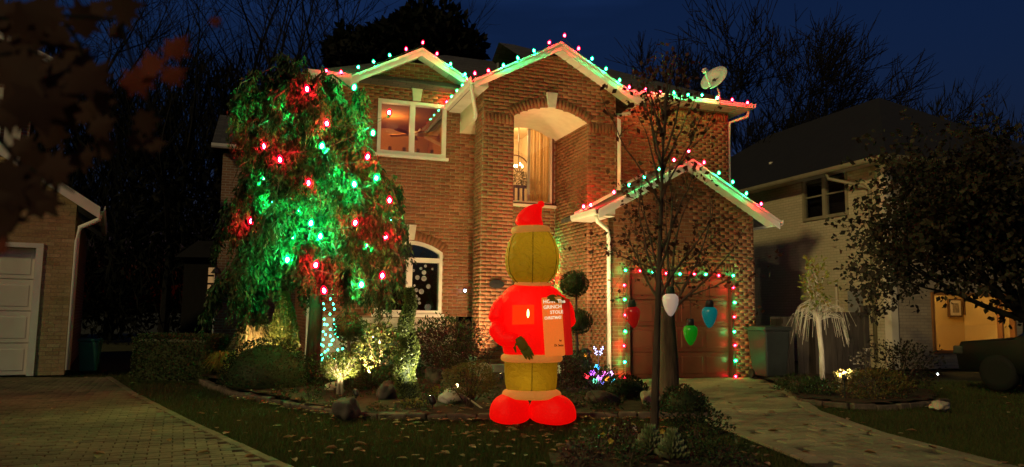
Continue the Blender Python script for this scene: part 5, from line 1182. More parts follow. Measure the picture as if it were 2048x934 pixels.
for x, y, c, nm in FL:
    Yf = 12.2; p = at(x, y, Yf); gz = ground_z(p.x, Yf); emit('led_' + nm.replace(' ', '_'), c, 5.5)
    t = thing('flower_light', (p.x, Yf, gz), f'{nm} solar flower light in the cluster beside the garage downspout', 'garden light', 'solar flower lights')
    h = p.z - gz; MB().tube([(0, 0, -0.03), (0.01, 0, h * 0.5), (0, 0, h)], 0.004, 5).build('stem', 'wire', t)
    mb = MB()
    for k in range(6):
        a = k * math.pi / 3; ca, sa = math.cos(a), math.sin(a); r_ = 0.05
        mb.add([(0, 0, h), (r_ * 0.6 * ca - 0.02 * sa, -0.02, h + r_ * 0.6 * sa + 0.02 * ca), (r_ * ca, -0.035, h + r_ * sa), (r_ * 0.6 * ca + 0.02 * sa, -0.02, h + r_ * 0.6 * sa - 0.02 * ca)], [(0, 1, 2, 3)])
    mb.build('petals', 'led_' + nm.replace(' ', '_'), t)
p = at(1197, 703, 12.4); gz = ground_z(p.x, 12.4); t = thing('butterfly_light', (p.x, 12.4, gz), 'blue white butterfly stake light above the flower lights', 'garden light')
emit('led_ice', (0.45, 0.5, 1.0), 9); h = p.z - gz; MB().tube([(0, 0, -0.05), (0, 0, h)], 0.005, 5).build('stake', 'grey_metal', t)
for s in (-1, 1):
    mb = MB()
    for q in ((0.02, 0.0), (0.045, 0.045), (0.07, 0.075), (0.075, 0.045), (0.05, 0.015), (0.055, -0.03), (0.03, -0.05), (0.035, -0.015)):
        mb.lathe([(0.002, -0.008), (0.009, 0), (0.002, 0.008)], 6, (s * q[0], 0, h + q[1]))
    mb.build('wing', 'led_ice', t)
p = Vector(hw(-2.26, 2.54, hplane(951, 582, 2.54)[1])); t = thing('wall_light', p, 'small bluish white wall light beside the entry pier', 'wall light')
emit('led_wall', (0.62, 0.68, 1.0), 30); MB().box(-0.03, 0.03, -0.01, 0.06, -0.05, 0.05).build('housing', 'dark_metal', t); mb = MB(); core(mb, (0, -0.03, -0.0), (0.026, 0.022, 0.026), 1, 0, 1, 10); mb.build('lamp', 'led_wall', t, True)
# post lantern at the far left corner of the bed
Yl = 15.6; p = at(432, 556, Yl); t = thing('post_lantern', (p.x, Yl, 0.0), 'tall thin garden post lantern behind the rectangular hedge', 'lamp post'); h = p.z
MB().tube([(0, 0, 0), (0, 0, h - 0.2)], 0.022, 8).build('post', 'grey_metal', t, True); MB().lathe([(0.03, -0.2), (0.05, -0.17), (0.085, 0.1)], 8, (0, 0, h)).build('glass', 'pane', t)
MB().lathe([(0.12, 0.1), (0.06, 0.19), (0.02, 0.22), (0.012, 0.27)], 8, (0, 0, h)).build('cap', 'dark_metal', t); mb = MB(); core(mb, (0, 0, h - 0.06), (0.035, 0.035, 0.05), 1, 0, 1, 12); mb.build('bulb', 'dish', t, True)
# satellite dish
p = at(1436, 188, 16.9); t = thing('satellite_dish', p, 'round satellite dish on a mast above the straight eave', 'satellite dish')
MB().tube([(0.03, 0, -0.25), (0.03, 0, 0.02), (0.0, 0.03, 0.15)], 0.025, 8).build('mast', 'grey_metal', t, True)
dm = Matrix.Translation((-0.05, 0.02, 0.35)) @ Vector((-0.62, -0.55, 0.45)).to_track_quat('Z', 'Y').to_matrix().to_4x4()
MB().lathe([(0.001, 0.0), (0.12, 0.008), (0.24, 0.035), (0.34, 0.075), (0.345, 0.065), (0.24, 0.022), (0.12, -0.006), (0.001, -0.014)], 28, m=dm).build('reflector', 'dish', t, True)
MB().tube([dm @ Vector((0, -0.30, 0.05)), dm @ Vector((0, -0.22, 0.25)), dm @ Vector((0, -0.10, 0.42))], 0.02, 6).build('arm', 'dish', t); MB().box(-0.05, 0.05, -0.05, 0.05, 0.38, 0.47, dm @ Matrix.Translation((0, -0.10, 0))).build('receiver', 'dish', t, bevel=0.01)
MB().add([dm @ Vector(q) for q in ((-0.08, 0.02, 0.014), (-0.02, 0.05, 0.014), (0.0, 0.0, 0.010), (0.09, 0.04, 0.016), (0.03, -0.03, 0.010), (0.05, -0.09, 0.016), (-0.01, -0.04, 0.010), (-0.06, -0.05, 0.013))], [tuple(range(8))]).build('emblem', 'dark_metal', t)
# bins
def bin_(loc, mat, rz, label, s=1.0):
    t = thing('wheelie_bin', loc, label, 'bin', rz=rz)
    MB().add([(x * (0.22 if z < 0.5 else 0.28) * s, y * (0.24 if z < 0.5 else 0.32) * s, z * s) for z in (0.06, 0.95) for x, y in ((-1, -1), (1, -1), (1, 1), (-1, 1))], [(3, 2, 1, 0), (4, 5, 6, 7), (0, 1, 5, 4), (1, 2, 6, 5), (2, 3, 7, 6), (3, 0, 4, 7)]).build('body', mat, t, bevel=0.03)
    MB().prism([(-0.34 * s, 0.95 * s), (0.36 * s, 0.95 * s), (0.36 * s, 0.99 * s), (0.1 * s, 1.04 * s), (-0.34 * s, 1.02 * s)], 'x', -0.30 * s, 0.30 * s).build('lid', mat, t, bevel=0.012)
    MB().tube([(-0.22 * s, 0.38 * s, 0.92 * s), (0.22 * s, 0.38 * s, 0.92 * s)], 0.018 * s, 8).build('handle', mat, t)
    for k in (-1, 1): MB().lathe([(0.02, -0.025), (0.09, -0.025), (0.1, 0), (0.09, 0.025), (0.02, 0.025)], 14, (k * 0.24 * s, 0.24 * s, 0.1), m=Matrix.Rotation(R(90), 4, 'Y')).build('wheel', 'rubber', t)
    return t
bin_((-8.42, 15.1, 0), 'bin_green', R(20), 'green wheelie bin standing against the neighbouring brick garage', 0.66)
bin_((5.35, 15.6, 0), 'bin_grey', R(15), 'dark wheelie bin in the gap beside the garage', 1.05)
# ------------------------------------------------------------------ bed on the far side of the driveway
g = gnd(1645, 762, 0.06); t = thing('weeping_standard_tree', (g.x, g.y, 0.06), 'pale lit weeping standard tree with straight trunk and bare drooping branches', 'tree')
h1 = zof(640, g.y, 1640) - 0.06; ht = zof(530, g.y, 1640) - 0.06
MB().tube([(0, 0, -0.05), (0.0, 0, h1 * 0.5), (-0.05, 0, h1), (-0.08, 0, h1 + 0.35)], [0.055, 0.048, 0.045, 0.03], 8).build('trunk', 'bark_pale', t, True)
mb = MB()
for k in range(70):
    a = rng.uniform(0, 6.28); r_ = rng.uniform(0.3, 0.68); z0 = h1 + rng.uniform(-0.05, 0.3); hh = rng.uniform(0.05, 0.22)
    P = [Vector((-0.06, 0, z0)), Vector((math.cos(a) * r_ * 0.4, math.sin(a) * r_ * 0.4, z0 + hh)), Vector((math.cos(a) * r_ * 0.8, math.sin(a) * r_ * 0.8, z0 + hh * 0.4)), Vector((math.cos(a) * r_, math.sin(a) * r_, z0 - rng.uniform(0.15, 0.5)))]
    mb.tube(P, [0.010, 0.007, 0.005, 0.003], 4, caps=False)
mb.build('branches', 'bark_pale', t)
mb = MB()
for k in range(7): mb.tube([(-0.08, 0, h1 + 0.25), (-0.08 + rng.normal(0, 0.08), rng.normal(0, 0.05), h1 + 0.6), (-0.1 + rng.normal(0, 0.17), rng.normal(0, 0.1), ht + rng.uniform(-0.25, 0.1))], [0.012, 0.008, 0.003], 4)
mb.build('shoots', 'bark_pale', t)
V, F = blob_leaves((-0.1, 0, (h1 + 0.3 + ht) / 2), (0.26, 0.2, (ht - h1) * 0.5), 200, 0.11, 5, (0.2, 1.1), 0.2, 0.55); npmesh('leaves', V, F, 'greenyellow', t)
g = gnd(1660, 788, 0.06); shrub((g.x - 0.15, g.y), (0.26, 0.2, 0.13), 800, 0.045, 'laurel', 'leafy green plant at the foot of the pale standard tree', seed=31)
g = gnd(1600, 785, 0.06); shrub((g.x, g.y), (0.34, 0.25, 0.14), 800, 0.05, 'boxdark', 'low plant at the driveway edge of the side bed', seed=32)
g = gnd(1770, 800, 0.06); shrub((g.x, g.y + 0.3), (0.55, 0.35, 0.22), 2200, 0.045, 'olive', 'wide pale green shrub in the side bed', seed=33, shell=(0.6, 1.05))
g = gnd(1840, 800, 0.0); shrub((g.x, g.y + 0.6), (0.6, 0.4, 0.45), 1500, 0.06, 'darkleaf', 'dark shrub in front of the neighbouring lit window', seed=34)
g = gnd(1880, 818, 0.0); rock((g.x, g.y), (0.22, 0.12, 0.08), 'low pale rock on the far lawn', 'rock_pale', 9)
emit('lens_small', (0.85, 0.95, 0.9), 14)
g = gnd(1876, 764, 0.0); t = thing('path_light', (g.x, g.y, 0), 'tiny white path light before the neighbouring front window', 'garden light'); MB().tube([(0, 0, 0), (0, 0, 0.14)], 0.01).build('stake', 'dark_metal', t); mb = MB(); core(mb, (0, 0, 0.16), (0.022, 0.022, 0.02), 1, 0, 1, 10); mb.build('lamp', 'lens_small', t, True)

# ------------------------------------------------------------------ planting around the young tree
for k, (x, y, r_) in enumerate([(1300, 915, 0.16), (1345, 925, 0.15)]):
    g = gnd(x, y, 0.03); t = plant('ornamental_cabbage', (g.x, g.y), ['pale frilly ornamental cabbage nearest the thin trunk', 'larger frilly ornamental cabbage at the bottom edge'][k], 'plant')
    V, F = [], []; mb = MB()
    for ring_ in range(5):
        for j in range(9):
            a = j * 0.7 + ring_ * 0.4; rr = r_ * (1 - 0.17 * ring_); zz = 0.03 + 0.045 * ring_; pts_ = []
            d = np.array([math.cos(a), math.sin(a), 0]); s = np.array([-math.sin(a), math.cos(a), 0])
            b = len(mb.v); m = 6
            for i in range(m + 1):
                f = (i / m - 0.5) * 2; mb.v.append(tuple(d * rr * 0.3 + s * f * rr * 0.25 + np.array([0, 0, zz]))); mb.v.append(tuple(d * rr * (1 - 0.25 * f * f) + s * f * rr * 0.5 + np.array([0, 0, zz + 0.06 + 0.018 * (-1) ** i])))
            for i in range(m): mb.f.append((b + 2 * i, b + 2 * i + 1, b + 2 * i + 3, b + 2 * i + 2))
    mb.build('leaves', 'kale', t)
for (x, y, r3, n, mt, lab, sd) in [(1195, 905, (0.22, 0.2, 0.13), 500, 'laurel', 'leafy green plant beside the yellow pansies', 41), (1250, 900, (0.2, 0.18, 0.14), 500, 'redleaf', 'dark purple leaved plant beside the thin trunk', 42), (1395, 905, (0.28, 0.24, 0.2), 1600, 'yew', 'dark mound plant beside the ornamental cabbages', 43), (1440, 930, (0.3, 0.2, 0.12), 700, 'boxdark', 'low dark plant at the driveway end of the tree bed', 44), (1160, 930, (0.18, 0.14, 0.08), 300, 'redleaf', 'low reddish plant at the lawn end of the tree bed', 45), (1260, 930, (0.14, 0.12, 0.10), 300, 'boxdark', 'small dark plant between the cabbages and the purple plant', 46)]:
    g = gnd(x, y, 0.03); shrub((g.x, g.y), r3, n, 0.035, mt, lab, seed=sd, stems=5)
for k, (x, y, mt, lab) in enumerate([(1202, 862, 'petal_yellow', 'upper yellow pansy in the tree bed'), (1206, 884, 'petal_yellow', 'middle yellow pansy in the tree bed'), (1221, 898, 'petal_yellow', 'lowest yellow pansy beside the purple plant'), (1269, 868, 'petal_pale', 'pale pink pansy beside the thin trunk'), (1324, 876, 'petal_yellow', 'orange pansy behind the thin trunk')]):
    g = gnd(x, y + 12, 0.03); t = plant('pansy', (g.x, g.y), lab, 'flower', 'pansies'); h = 0.12
    MB().tube([(0, 0, 0), (0, 0, h)], 0.003, 4).build('stem', 'wire', t); mb = MB()
    for j in range(5):
        a = j * 1.257 + 0.3; ca, sa = math.cos(a), math.sin(a); mb.add([(0, -0.01, h), (0.015 * ca - 0.014 * sa, -0.016, h + 0.015 * sa + 0.014 * ca), (0.03 * ca, -0.018, h + 0.03 * sa), (0.015 * ca + 0.014 * sa, -0.016, h + 0.015 * sa - 0.014 * ca)], [(0, 1, 2, 3)])
    mb.build('petals', mt, t)

# ------------------------------------------------------------------ neighbouring brick garage on the left
A2 = R(28); NO = Vector((-8.58, 14.55, 0)); nb = thing('neighbour_brick_house', NO, 'neighbouring buff brick house with a pale garage door', 'house', rz=A2)
ND = (-3.1, -0.62, 0, 2.42)
NPK = lambda z: 3.45 + 0
brick_wall(nb, (0, 0), (1, 0), (0, -1), 0, 5.2, lambda z: [(-4.6, 0)] if z < 3.35 else ([(-4.6, -(z - 3.35) / 0.64)] if z < 5.1 else []), [rect(*ND)], ('buff_one', 'buff_many', 'mortar'), 250, eye=(3.5, -17, 1.25))
brick_wall(nb, (0, 0), (0, 1), (1, 0), 0, 3.4, lambda z: [(0, 0.6)], (), ('buff_one', 'buff_many', 'mortar'))
MB().box(-4.6, -0.02, 0.3, 8, 0, 3.3).build('side_wall', 'brick_far', nb)
gd2 = MB().box(ND[0], ND[1], 0.16, 0.2, 0, ND[3]).build('garage_door', 'white_door', nb)
for j in range(4):
    MB().box(ND[0] + 0.01, ND[1] - 0.01, 0.13, 0.17, 0.01 + 0.605 * j, 0.60 + 0.605 * j).build('door_section', 'white_door', gd2, bevel=0.008)
    for i in range(4): MB().box(ND[0] + 0.08 + 0.61 * i, ND[0] + 0.58 + 0.61 * i, 0.12, 0.15, 0.09 + 0.605 * j, 0.50 + 0.605 * j).build('door_panel', 'white_door', gd2, bevel=0.012)
MB().box(ND[1] - 0.0, ND[1] + 0.12, -0.03, 0.2, 0, ND[3]).build('door_jamb', 'trim', nb); MB().box(ND[0] - 0.1, ND[1] + 0.12, -0.032, 0.2, ND[3], ND[3] + 0.09).build('door_head', 'trim', nb)
rake(nb, -2.35, 5.02, 2.75, 0.64, -0.30, 0, 1, vback=6.0, fh=0.20)
gutter((0.44, -0.34, 3.16), (0.44, 5, 3.16), nb)
downspout([(0.42, -0.2, 3.18), (0.40, -0.2, 3.02), (0.08, -0.05, 2.86), (0.05, -0.045, 2.6), (0.05, -0.045, 0.1)], 'trim', nb, 0.045)
# its upper storey set back, with a window and rake
MB().box(-4.6, -1.1, 2.2, 2.3, 3.5, 6.6).build('upper_wall', 'brick_far', nb); MB().box(-1.55, -1.25, 2.15, 2.21, 4.0, 6.2).build('corner_board', 'trim_cream', nb); MB().box(-2.0, -1.62, 2.14, 2.21, 4.2, 6.0).build('shutter', 'trim_cream', nb)
rake(nb, -4.6, 8.35, 3.9, 0.42, 1.85, 2.2, 1, vback=7.0, fh=0.16)
# ------------------------------------------------------------------ neighbouring house on the right
RO_ = Vector((9.65, 19.0, 0)); rn = thing('neighbour_siding_house', RO_, 'neighbouring pale two storey house with lit front window', 'house', rz=AL)
def npl(x, y, u=0.0):
    d = Vector(ray(x, y)); c = Vector(CP); t = (u - (c - RO_).dot(E1)) / d.dot(E1); p = c + d * t; return (p - RO_).dot(E2), p.z
def npf(x, y, v=0.0):
    d = Vector(ray(x, y)); c = Vector(CP); t = (v - (c - RO_).dot(E2)) / d.dot(E2); p = c + d * t; return (p - RO_).dot(E1), p.z
zt = 5.35
v0, za = npl(1690, 338); v1, zb = npl(1608, 352); _, zc_ = npl(1690, 424)
sw = MB()
def side_quad(a, b, c, d): sw.add([(0, a, c), (0, b, c), (0, b, d), (0, a, d)], [(3, 2, 1, 0)])
side_quad(0, v0, 0, zt); side_quad(v0, v1, 0, zc_); side_quad(v0, v1, za, zt); side_quad(v1, 14, 0, zt); sw.build('side_wall', 'siding', rn)
wn = bpy.data.objects.new('window', None); col.objects.link(wn); wn.parent = rn
for a, b, c, d in ((v0 - 0.08, v1 + 0.08, za, za + 0.09), (v0 - 0.08, v1 + 0.08, zc_ - 0.09, zc_), (v0 - 0.08, v0, zc_, za), (v1, v1 + 0.08, zc_, za), ((v0 + v1) / 2 - 0.06, (v0 + v1) / 2 + 0.06, zc_, za)): MB().box(-0.04, 0.08, a, b, c, d).build('frame', 'trim_olive', wn)
for a, b in ((v0, (v0 + v1) / 2), ((v0 + v1) / 2, v1)): MB().box(-0.015, 0.06, a + 0.06, b - 0.06, (za + zc_) / 2 - 0.02, (za + zc_) / 2 + 0.02).build('glazing_bar', 'trim_olive', wn)
for a, b in ((v0, (v0 + v1) / 2 - 0.02), ((v0 + v1) / 2 + 0.02, v1)): MB().box(0.03, 0.036, a, b, zc_, za).build('pane', 'pane_dark', wn)
MB().box(0.3, 0.35, v0 - 0.3, v1 + 0.3, zc_ - 0.3, za + 0.3).build('dark_backing', 'room_dark', rn)  # dark panel behind the glass in place of an unlit room
a, z1_ = npf(1865, 590); b, _ = npf(2022, 590); _, z0_ = npf(1940, 700)
fw_ = MB()
def front_quad(a, b, c, d): fw_.add([(a, 0, c), (b, 0, c), (b, 0, d), (a, 0, d)], [(0, 1, 2, 3)])
front_quad(0, a, 0, zt); front_quad(a, b, 0, z0_); front_quad(a, b, z1_, zt); front_quad(b, 8, 0, zt); fw_.build('front_wall', 'siding_front', rn)
wn = bpy.data.objects.new('window', None); col.objects.link(wn); wn.parent = rn
for p, q, c, d in ((a - 0.07, b + 0.07, z1_, z1_ + 0.08), (a - 0.07, b + 0.07, z0_ - 0.08, z0_), (a - 0.07, a, z0_, z1_), (b, b + 0.07, z0_, z1_), (b - 0.46, b - 0.40, z0_, z1_)): MB().box(p, q, -0.05, 0.1, c, d).build('frame', 'room_brown', wn)
MB().box(a, b, 0.05, 0.056, z0_, z1_).build('pane', 'pane', wn)
surf('room_yellow', [(0.66, 0.48, 0.19), (0.74, 0.54, 0.24)], 2, 0.9, 0.05)
r = MB().add([(a - 0.4, 1.8, 0.3), (b + 0.4, 1.8, 0.3), (b + 0.4, 1.8, 3), (a - 0.4, 1.8, 3)], [(0, 1, 2, 3)]).add([(a - 0.4, 0.12, 0.3), (a - 0.4, 1.8, 0.3), (a - 0.4, 1.8, 3), (a - 0.4, 0.12, 3)], [(0, 1, 2, 3)]).add([(b + 0.4, 0.12, 0.3), (b + 0.4, 1.8, 0.3), (b + 0.4, 1.8, 3), (b + 0.4, 0.12, 3)], [(3, 2, 1, 0)])
r.add([(a - 0.4, 0.12, 3), (b + 0.4, 0.12, 3), (b + 0.4, 1.8, 3), (a - 0.4, 1.8, 3)], [(0, 1, 2, 3)]).add([(a - 0.4, 0.12, 0.3), (b + 0.4, 0.12, 0.3), (b + 0.4, 1.8, 0.3), (a - 0.4, 1.8, 0.3)], [(3, 2, 1, 0)]).build('lit_room', 'room_yellow', rn)
lamp('room_light', rn, ((a + b) / 2 - 0.5, 1.0, 2.75), 75, (1, 0.68, 0.28), 0.1)
for (x0, y0, x1, y1, art) in ((1896, 598, 1920, 634, 'art_ink'), (1927, 597, 1980, 630, 'art_ink')):
    p0, q0 = npf(x0, y1, 1.78); p1, q1 = npf(x1, y0, 1.78)
    MB().box(p0, p1, 1.73, 1.79, q0, q1).build('picture_frame', 'wood', rn); MB().box(p0 + 0.05, p1 - 0.05, 1.722, 1.731, q0 + 0.05, q1 - 0.05).build('picture_mount', 'paper_white', rn); MB().box(p0 + 0.13, p1 - 0.13, 1.718, 1.7225, q0 + 0.13, q1 - 0.13).build('picture', art, rn)
MB().box(a + 0.1, a + 0.9, 1.4, 1.75, 0.9, 0.98).build('sideboard', 'wood', rn); MB().lathe([(0.06, 0.98), (0.1, 1.1), (0.05, 1.25), (0.07, 1.3)], 12, (a + 0.5, 1.55, 0)).build('vase', 'paper_white', rn, True)
MB().tube([(a + 0.02, 1.0, 1.9), (a + 0.25, 1.0, 1.4)], 0.03, 6).build('lamp_arm', 'dark_metal', rn)
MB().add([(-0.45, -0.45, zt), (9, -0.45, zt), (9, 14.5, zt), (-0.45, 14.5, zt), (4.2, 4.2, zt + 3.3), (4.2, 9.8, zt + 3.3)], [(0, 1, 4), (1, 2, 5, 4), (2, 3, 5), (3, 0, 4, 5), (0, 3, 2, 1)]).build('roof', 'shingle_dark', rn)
gutter((-0.50, 14.5, zt - 0.09), (-0.50, -0.5, zt - 0.09), rn, mat='trim_olive'); gutter((-0.5, -0.50, zt - 0.09), (9, -0.50, zt - 0.09), rn, mat='trim_olive')
MB().box(-0.44, 0, -0.44, 14, zt - 0.06, zt - 0.04).build('soffit', 'trim_cream', rn); MB().box(0, 8, -0.44, 0, zt - 0.06, zt - 0.04).build('soffit', 'trim_cream', rn)
downspout([(-0.45, 1.6, zt - 0.1), (-0.42, 1.55, zt - 0.25), (-0.07, 0.7, zt - 0.55), (-0.05, 0.5, zt - 0.7), (-0.05, 0.5, 0.2)], 'trim_olive', rn, 0.05)
MB().box(-0.06, 0.16, -0.06, 0.0, 0, zt - 0.06).build('corner_board', 'trim_cream', rn); MB().box(-0.06, -0.002, 0.0, 0.16, 0, zt - 0.06).build('corner_board', 'trim_cream', rn)
MB().box(-0.16, 0.0, 0.9, 1.3, 1.4, 2.0).build('meter_box', 'grey_metal', rn, bevel=0.02); MB().tube([(-0.06, 1.8, 0.1), (-0.06, 1.8, 2.3)], 0.035, 8).build('conduit', 'trim_cream', rn)
MB().tube([(1.2, 6, zt + 0.4), (1.2, 6, zt + 1.2)], 0.07, 8).build('vent_pipe', 'trim_cream', rn)
# side gate between the houses
g = at(1735, 740, 16.6); t = thing('side_gate', (g.x, 16.8, 0), 'dark boarded side gate between the two houses', 'gate', rz=AL); gh = zof(622, 16.6, 1740)
for k in range(12): MB().box(-1.75 + 0.15 * k, -1.61 + 0.15 * k, 0, 0.02, 0.05, gh - 0.05).build('board', 'fence_wood', t)
MB().box(0.05, 0.17, -0.05, 0.07, 0, gh + 0.12).build('post', 'fence_wood', t); MB().box(-1.8, 0.05, -0.04, 0.0, gh - 0.12, gh - 0.03).build('rail', 'fence_wood', t)
for k in range(4): MB().box(-2.36 + 0.15 * k, -2.22 + 0.15 * k, 0.1, 0.12, 0.05, gh - 0.15).build('board', 'fence_wood', t)
# ------------------------------------------------------------------ parked car at the frame edge
cg = at(2010, 790, 11.8); car = thing('parked_car', (cg.x + 2.4, 12.7, 0), 'dark car parked at the edge of the frame before the lit window', 'car', rz=R(-62))
prof = [(-2.1, 0.32), (-2.15, 0.62), (-2.05, 0.86), (-1.1, 0.98), (-0.45, 1.42), (0.1, 1.50), (1.0, 1.48), (1.75, 1.05), (2.12, 0.98), (2.2, 0.6), (2.12, 0.32)]
mb = MB(); ny = 7
for j in range(ny):
    f = -1 + 2 * j / (ny - 1)
    for x, z in prof:
        wd = 0.88 * (1 - 0.16 * max(0, (z - 0.95) / 0.55)); sq = math.copysign(abs(f) ** 0.7, f); mb.v.append((x * (1 - 0.03 * abs(f) ** 3), sq * wd, z - 0.05 * abs(f) ** 4 * (z > 0.9)))
n = len(prof)
for j in range(ny - 1):
    for i in range(n - 1): mb.f.append((j * n + i, j * n + i + 1, (j + 1) * n + i + 1, (j + 1) * n + i))
    mb.f.append((j * n + n - 1, j * n, (j + 1) * n, (j + 1) * n + n - 1))
mb.f += [tuple(range(n))[::-1], tuple(range((ny - 1) * n, ny * n))]
mb.build('body', 'car_paint', car, True, bevel=0.02)
for s in (-1, 1):
    MB().add([(-0.98, s * 0.885, 1.0), (-0.42, s * 0.80, 1.36), (0.35, s * 0.80, 1.42), (0.35, s * 0.89, 1.0)], [(0, 1, 2, 3)]).build('side_window', 'pane_dark', car); MB().add([(0.42, s * 0.89, 1.0), (0.42, s * 0.80, 1.42), (1.0, s * 0.80, 1.40), (1.55, s * 0.885, 1.05)], [(0, 1, 2, 3)]).build('side_window', 'pane_dark', car)
    for x in (-1.35, 1.35):
        wh = MB().lathe([(0.2, -0.1), (0.31, -0.1), (0.33, -0.05), (0.33, 0.05), (0.31, 0.1), (0.2, 0.1)], 24, (x, s * 0.80, 0.33), m=Matrix.Rotation(R(90), 4, 'X')).build('wheel', 'rubber', car, True)
        MB().lathe([(0.02, -0.03), (0.19, -0.06), (0.21, 0.0), (0.19, 0.06), (0.02, 0.03)], 12, (x, s * 0.84, 0.33), m=Matrix.Rotation(R(90), 4, 'X')).build('rim', 'grey_metal', wh)
    MB().box(-2.14, -1.95, s * 0.75 - 0.14, s * 0.75 + 0.1, 0.62, 0.78).build('headlight', 'dark_metal', car, bevel=0.03); MB().box(-0.75, -0.6, s * 0.93 - 0.09, s * 0.93 + 0.09, 0.98, 1.1).build('mirror', 'car_paint', car, bevel=0.03)
MB().box(-2.19, -2.13, -0.3, 0.3, 0.45, 0.56).build('number_plate', 'grey_metal', car)
# ------------------------------------------------------------------ broadleaf tree on the far right lawn
rng = np.random.default_rng(5)
g = at(1985, 760, 13.2); mb = MB(); tips = []
mb.tube([(0, 0, -0.1), (0, 0, 0.5), (0.05, 0, 1.3)], [0.14, 0.11, 0.10], 8)
for d in ((-1.0, 0.1, 0.9), (-0.9, 0.2, 1.0), (-0.4, -0.3, 1), (0.3, 0.2, 1), (0.7, -0.1, 0.8), (-0.8, 0.4, 0.4), (0, 0.5, 1), (-0.35, 0.1, 1.2), (0.5, -0.5, 0.6)): branch_tree(mb, (0.03, 0, 1.25), d, 1.5, 0.06, 1, tips, 0.1, 0.05, (3, 4), 0.55, 0.74, 6, 4)
put_tree('broadleaf_tree', (g.x + 0.8, 13.4, 0), 'dense dark leafy tree in front of the neighbouring siding house', mb, tips, 24000, 0.11, 'darkleaf', 'bark_dark', per=5, cl=0.24)
# ------------------------------------------------------------------ overhanging branch close to the viewer
rng = np.random.default_rng(11)
t = thing('overhanging_branch', at(-40, 250, 1.75), 'out of focus overhanging branch with big dark leaves, nearest to the viewer', 'branch'); t0 = t.location.copy()
def bigleaf(mb, c, s, ax, tilt):
    c = Vector(c); ca, sa = math.cos(ax), math.sin(ax); b = len(mb.v); out = [(-0.85, 0), (-0.5, 0.38), (-0.62, 0.78), (-0.22, 0.52), (0.08, 0.98), (0.26, 0.42), (0.62, 0.55), (0.58, 0.2), (1.1, 0.0), (0.58, -0.2), (0.62, -0.55), (0.26, -0.42), (0.08, -0.98), (-0.22, -0.52), (-0.62, -0.78), (-0.5, -0.38)]
    for x, z in out: mb.v.append(tuple(c + Vector(((x * ca - z * sa) * s, (0.25 * abs(z) + tilt * x) * s, (x * sa + z * ca) * s))))
    mb.v.append(tuple(c)); mb.f += [(b + i, b + (i + 1) % 16, b + 16) for i in range(16)]
wood_ = MB()
for pa in ([(-60, 120), (60, 100), (150, 150), (215, 190)], [(-60, 200), (40, 330), (110, 360), (150, 385)], [(-60, 40), (120, 30), (240, 40), (330, 110), (440, 50)], [(120, 30), (160, 90), (190, 240), (200, 330)], [(240, 40), (270, 150), (320, 250)]):
    wood_.tube([at(x, y, 1.7 + 0.02 * i) - t0 for i, (x, y) in enumerate(pa)], [0.006, 0.005, 0.004, 0.003, 0.002][:len(pa)], 5)
wood_.build('twigs', 'bark_dark', t)
spots = [(20, 30, 60), (90, 20, 55), (150, 40, 50), (40, 90, 60), (110, 80, 50), (200, 25, 45), (30, 150, 70), (100, 150, 65), (160, 130, 50), (180, 170, 55), (60, 200, 70), (130, 210, 65), (20, 220, 55), (160, 230, 45), (200, 200, 40), (90, 250, 50), (205, 305, 40), (190, 265, 35), (150, 300, 40), (30, 290, 42), (70, 335, 50), (110, 350, 55), (20, 350, 60), (40, 395, 60), (90, 400, 48), (5, 420, 50), (0, 490, 26), (240, 10, 45), (290, 250, 32), (310, 290, 30), (270, 280, 28), (0, 10, 60), (0, 110, 60), (230, 60, 30), (60, 45, 55), (135, 105, 50)]
for k, (x, y, s) in enumerate(spots):
    mb = MB(); bigleaf(mb, at(x + rng.normal(0, 8), y + rng.normal(0, 8), 1.55 + 0.4 * rng.random()) - t0, s * 1.72 / 1490 * 0.95, rng.uniform(0, 6.28), rng.uniform(-0.5, 0.5)); mb.build('leaf', 'nearleaf', t, True)
for k, (x, y, s, a) in enumerate([(275, 160, 42, 0.3), (350, 95, 36, 1.0), (345, 150, 30, 0.6), (300, 130, 40, 2.0), (430, 42, 14, 0.5), (0, 495, 22, 1.5)]):
    mb = MB(); bigleaf(mb, at(x, y, 1.45) - t0, s * 1.45 / 1490, a, 0.3); mb.build('leaf', 'nearleaf_red', t, True)
# ------------------------------------------------------------------ woods behind: trees one can tell apart
rng = np.random.default_rng(17)
RMIN = 0.011
def bare(loc, h, label, seed, spread=0.5, lean=(0, 0, 1), maxd=6, r_=None, name='bare_tree', nlead=4, kids=(2, 3)):
    global rng
    rng = np.random.default_rng(seed); mb = MB(); tips = []; r_ = r_ or h * 0.016
    path, de = limb_path((0, 0, -0.3), lean, h * 0.38, 4, 0.04); mb.tube(path, [r_ * (1 - 0.1 * i) for i in range(5)], 7)
    for k in range(nlead):
        a = k * 6.28 / nlead + rng.uniform(-0.4, 0.4); branch_tree(mb, path[-1 if k < 3 else -2], (math.cos(a) * spread, math.sin(a) * spread, 1), h * 0.24, r_ * 0.5, 1, tips, 0.09, 0.04, kids, 0.42, 0.78, 5, maxd)
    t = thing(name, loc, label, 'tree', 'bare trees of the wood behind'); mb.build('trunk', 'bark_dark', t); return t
RMIN = 0.02
bare((at(1455, 600, 34).x, 34, 0), 14.6, 'big spreading bare tree behind the satellite dish', 101, 0.8, maxd=7, nlead=6, kids=(2, 4))
RMIN = 0.011
bare((at(480, 600, 30).x, 30, 0), 17, 'tall bare tree with forked trunk above the weeping cypress top', 102, 0.35)
bare((at(590, 600, 27).x, 27, 0), 14.5, 'bare tree with knotted trunk just behind the cypress tip', 103, 0.3)
bare((at(690, 600, 32).x, 32, 0), 17, 'slender bare tree behind the wing roof', 104, 0.4)
bare((at(330, 600, 29).x, 29, 0), 13.5, 'bare tree in the gap beside the neighbouring brick house', 105, 0.4)
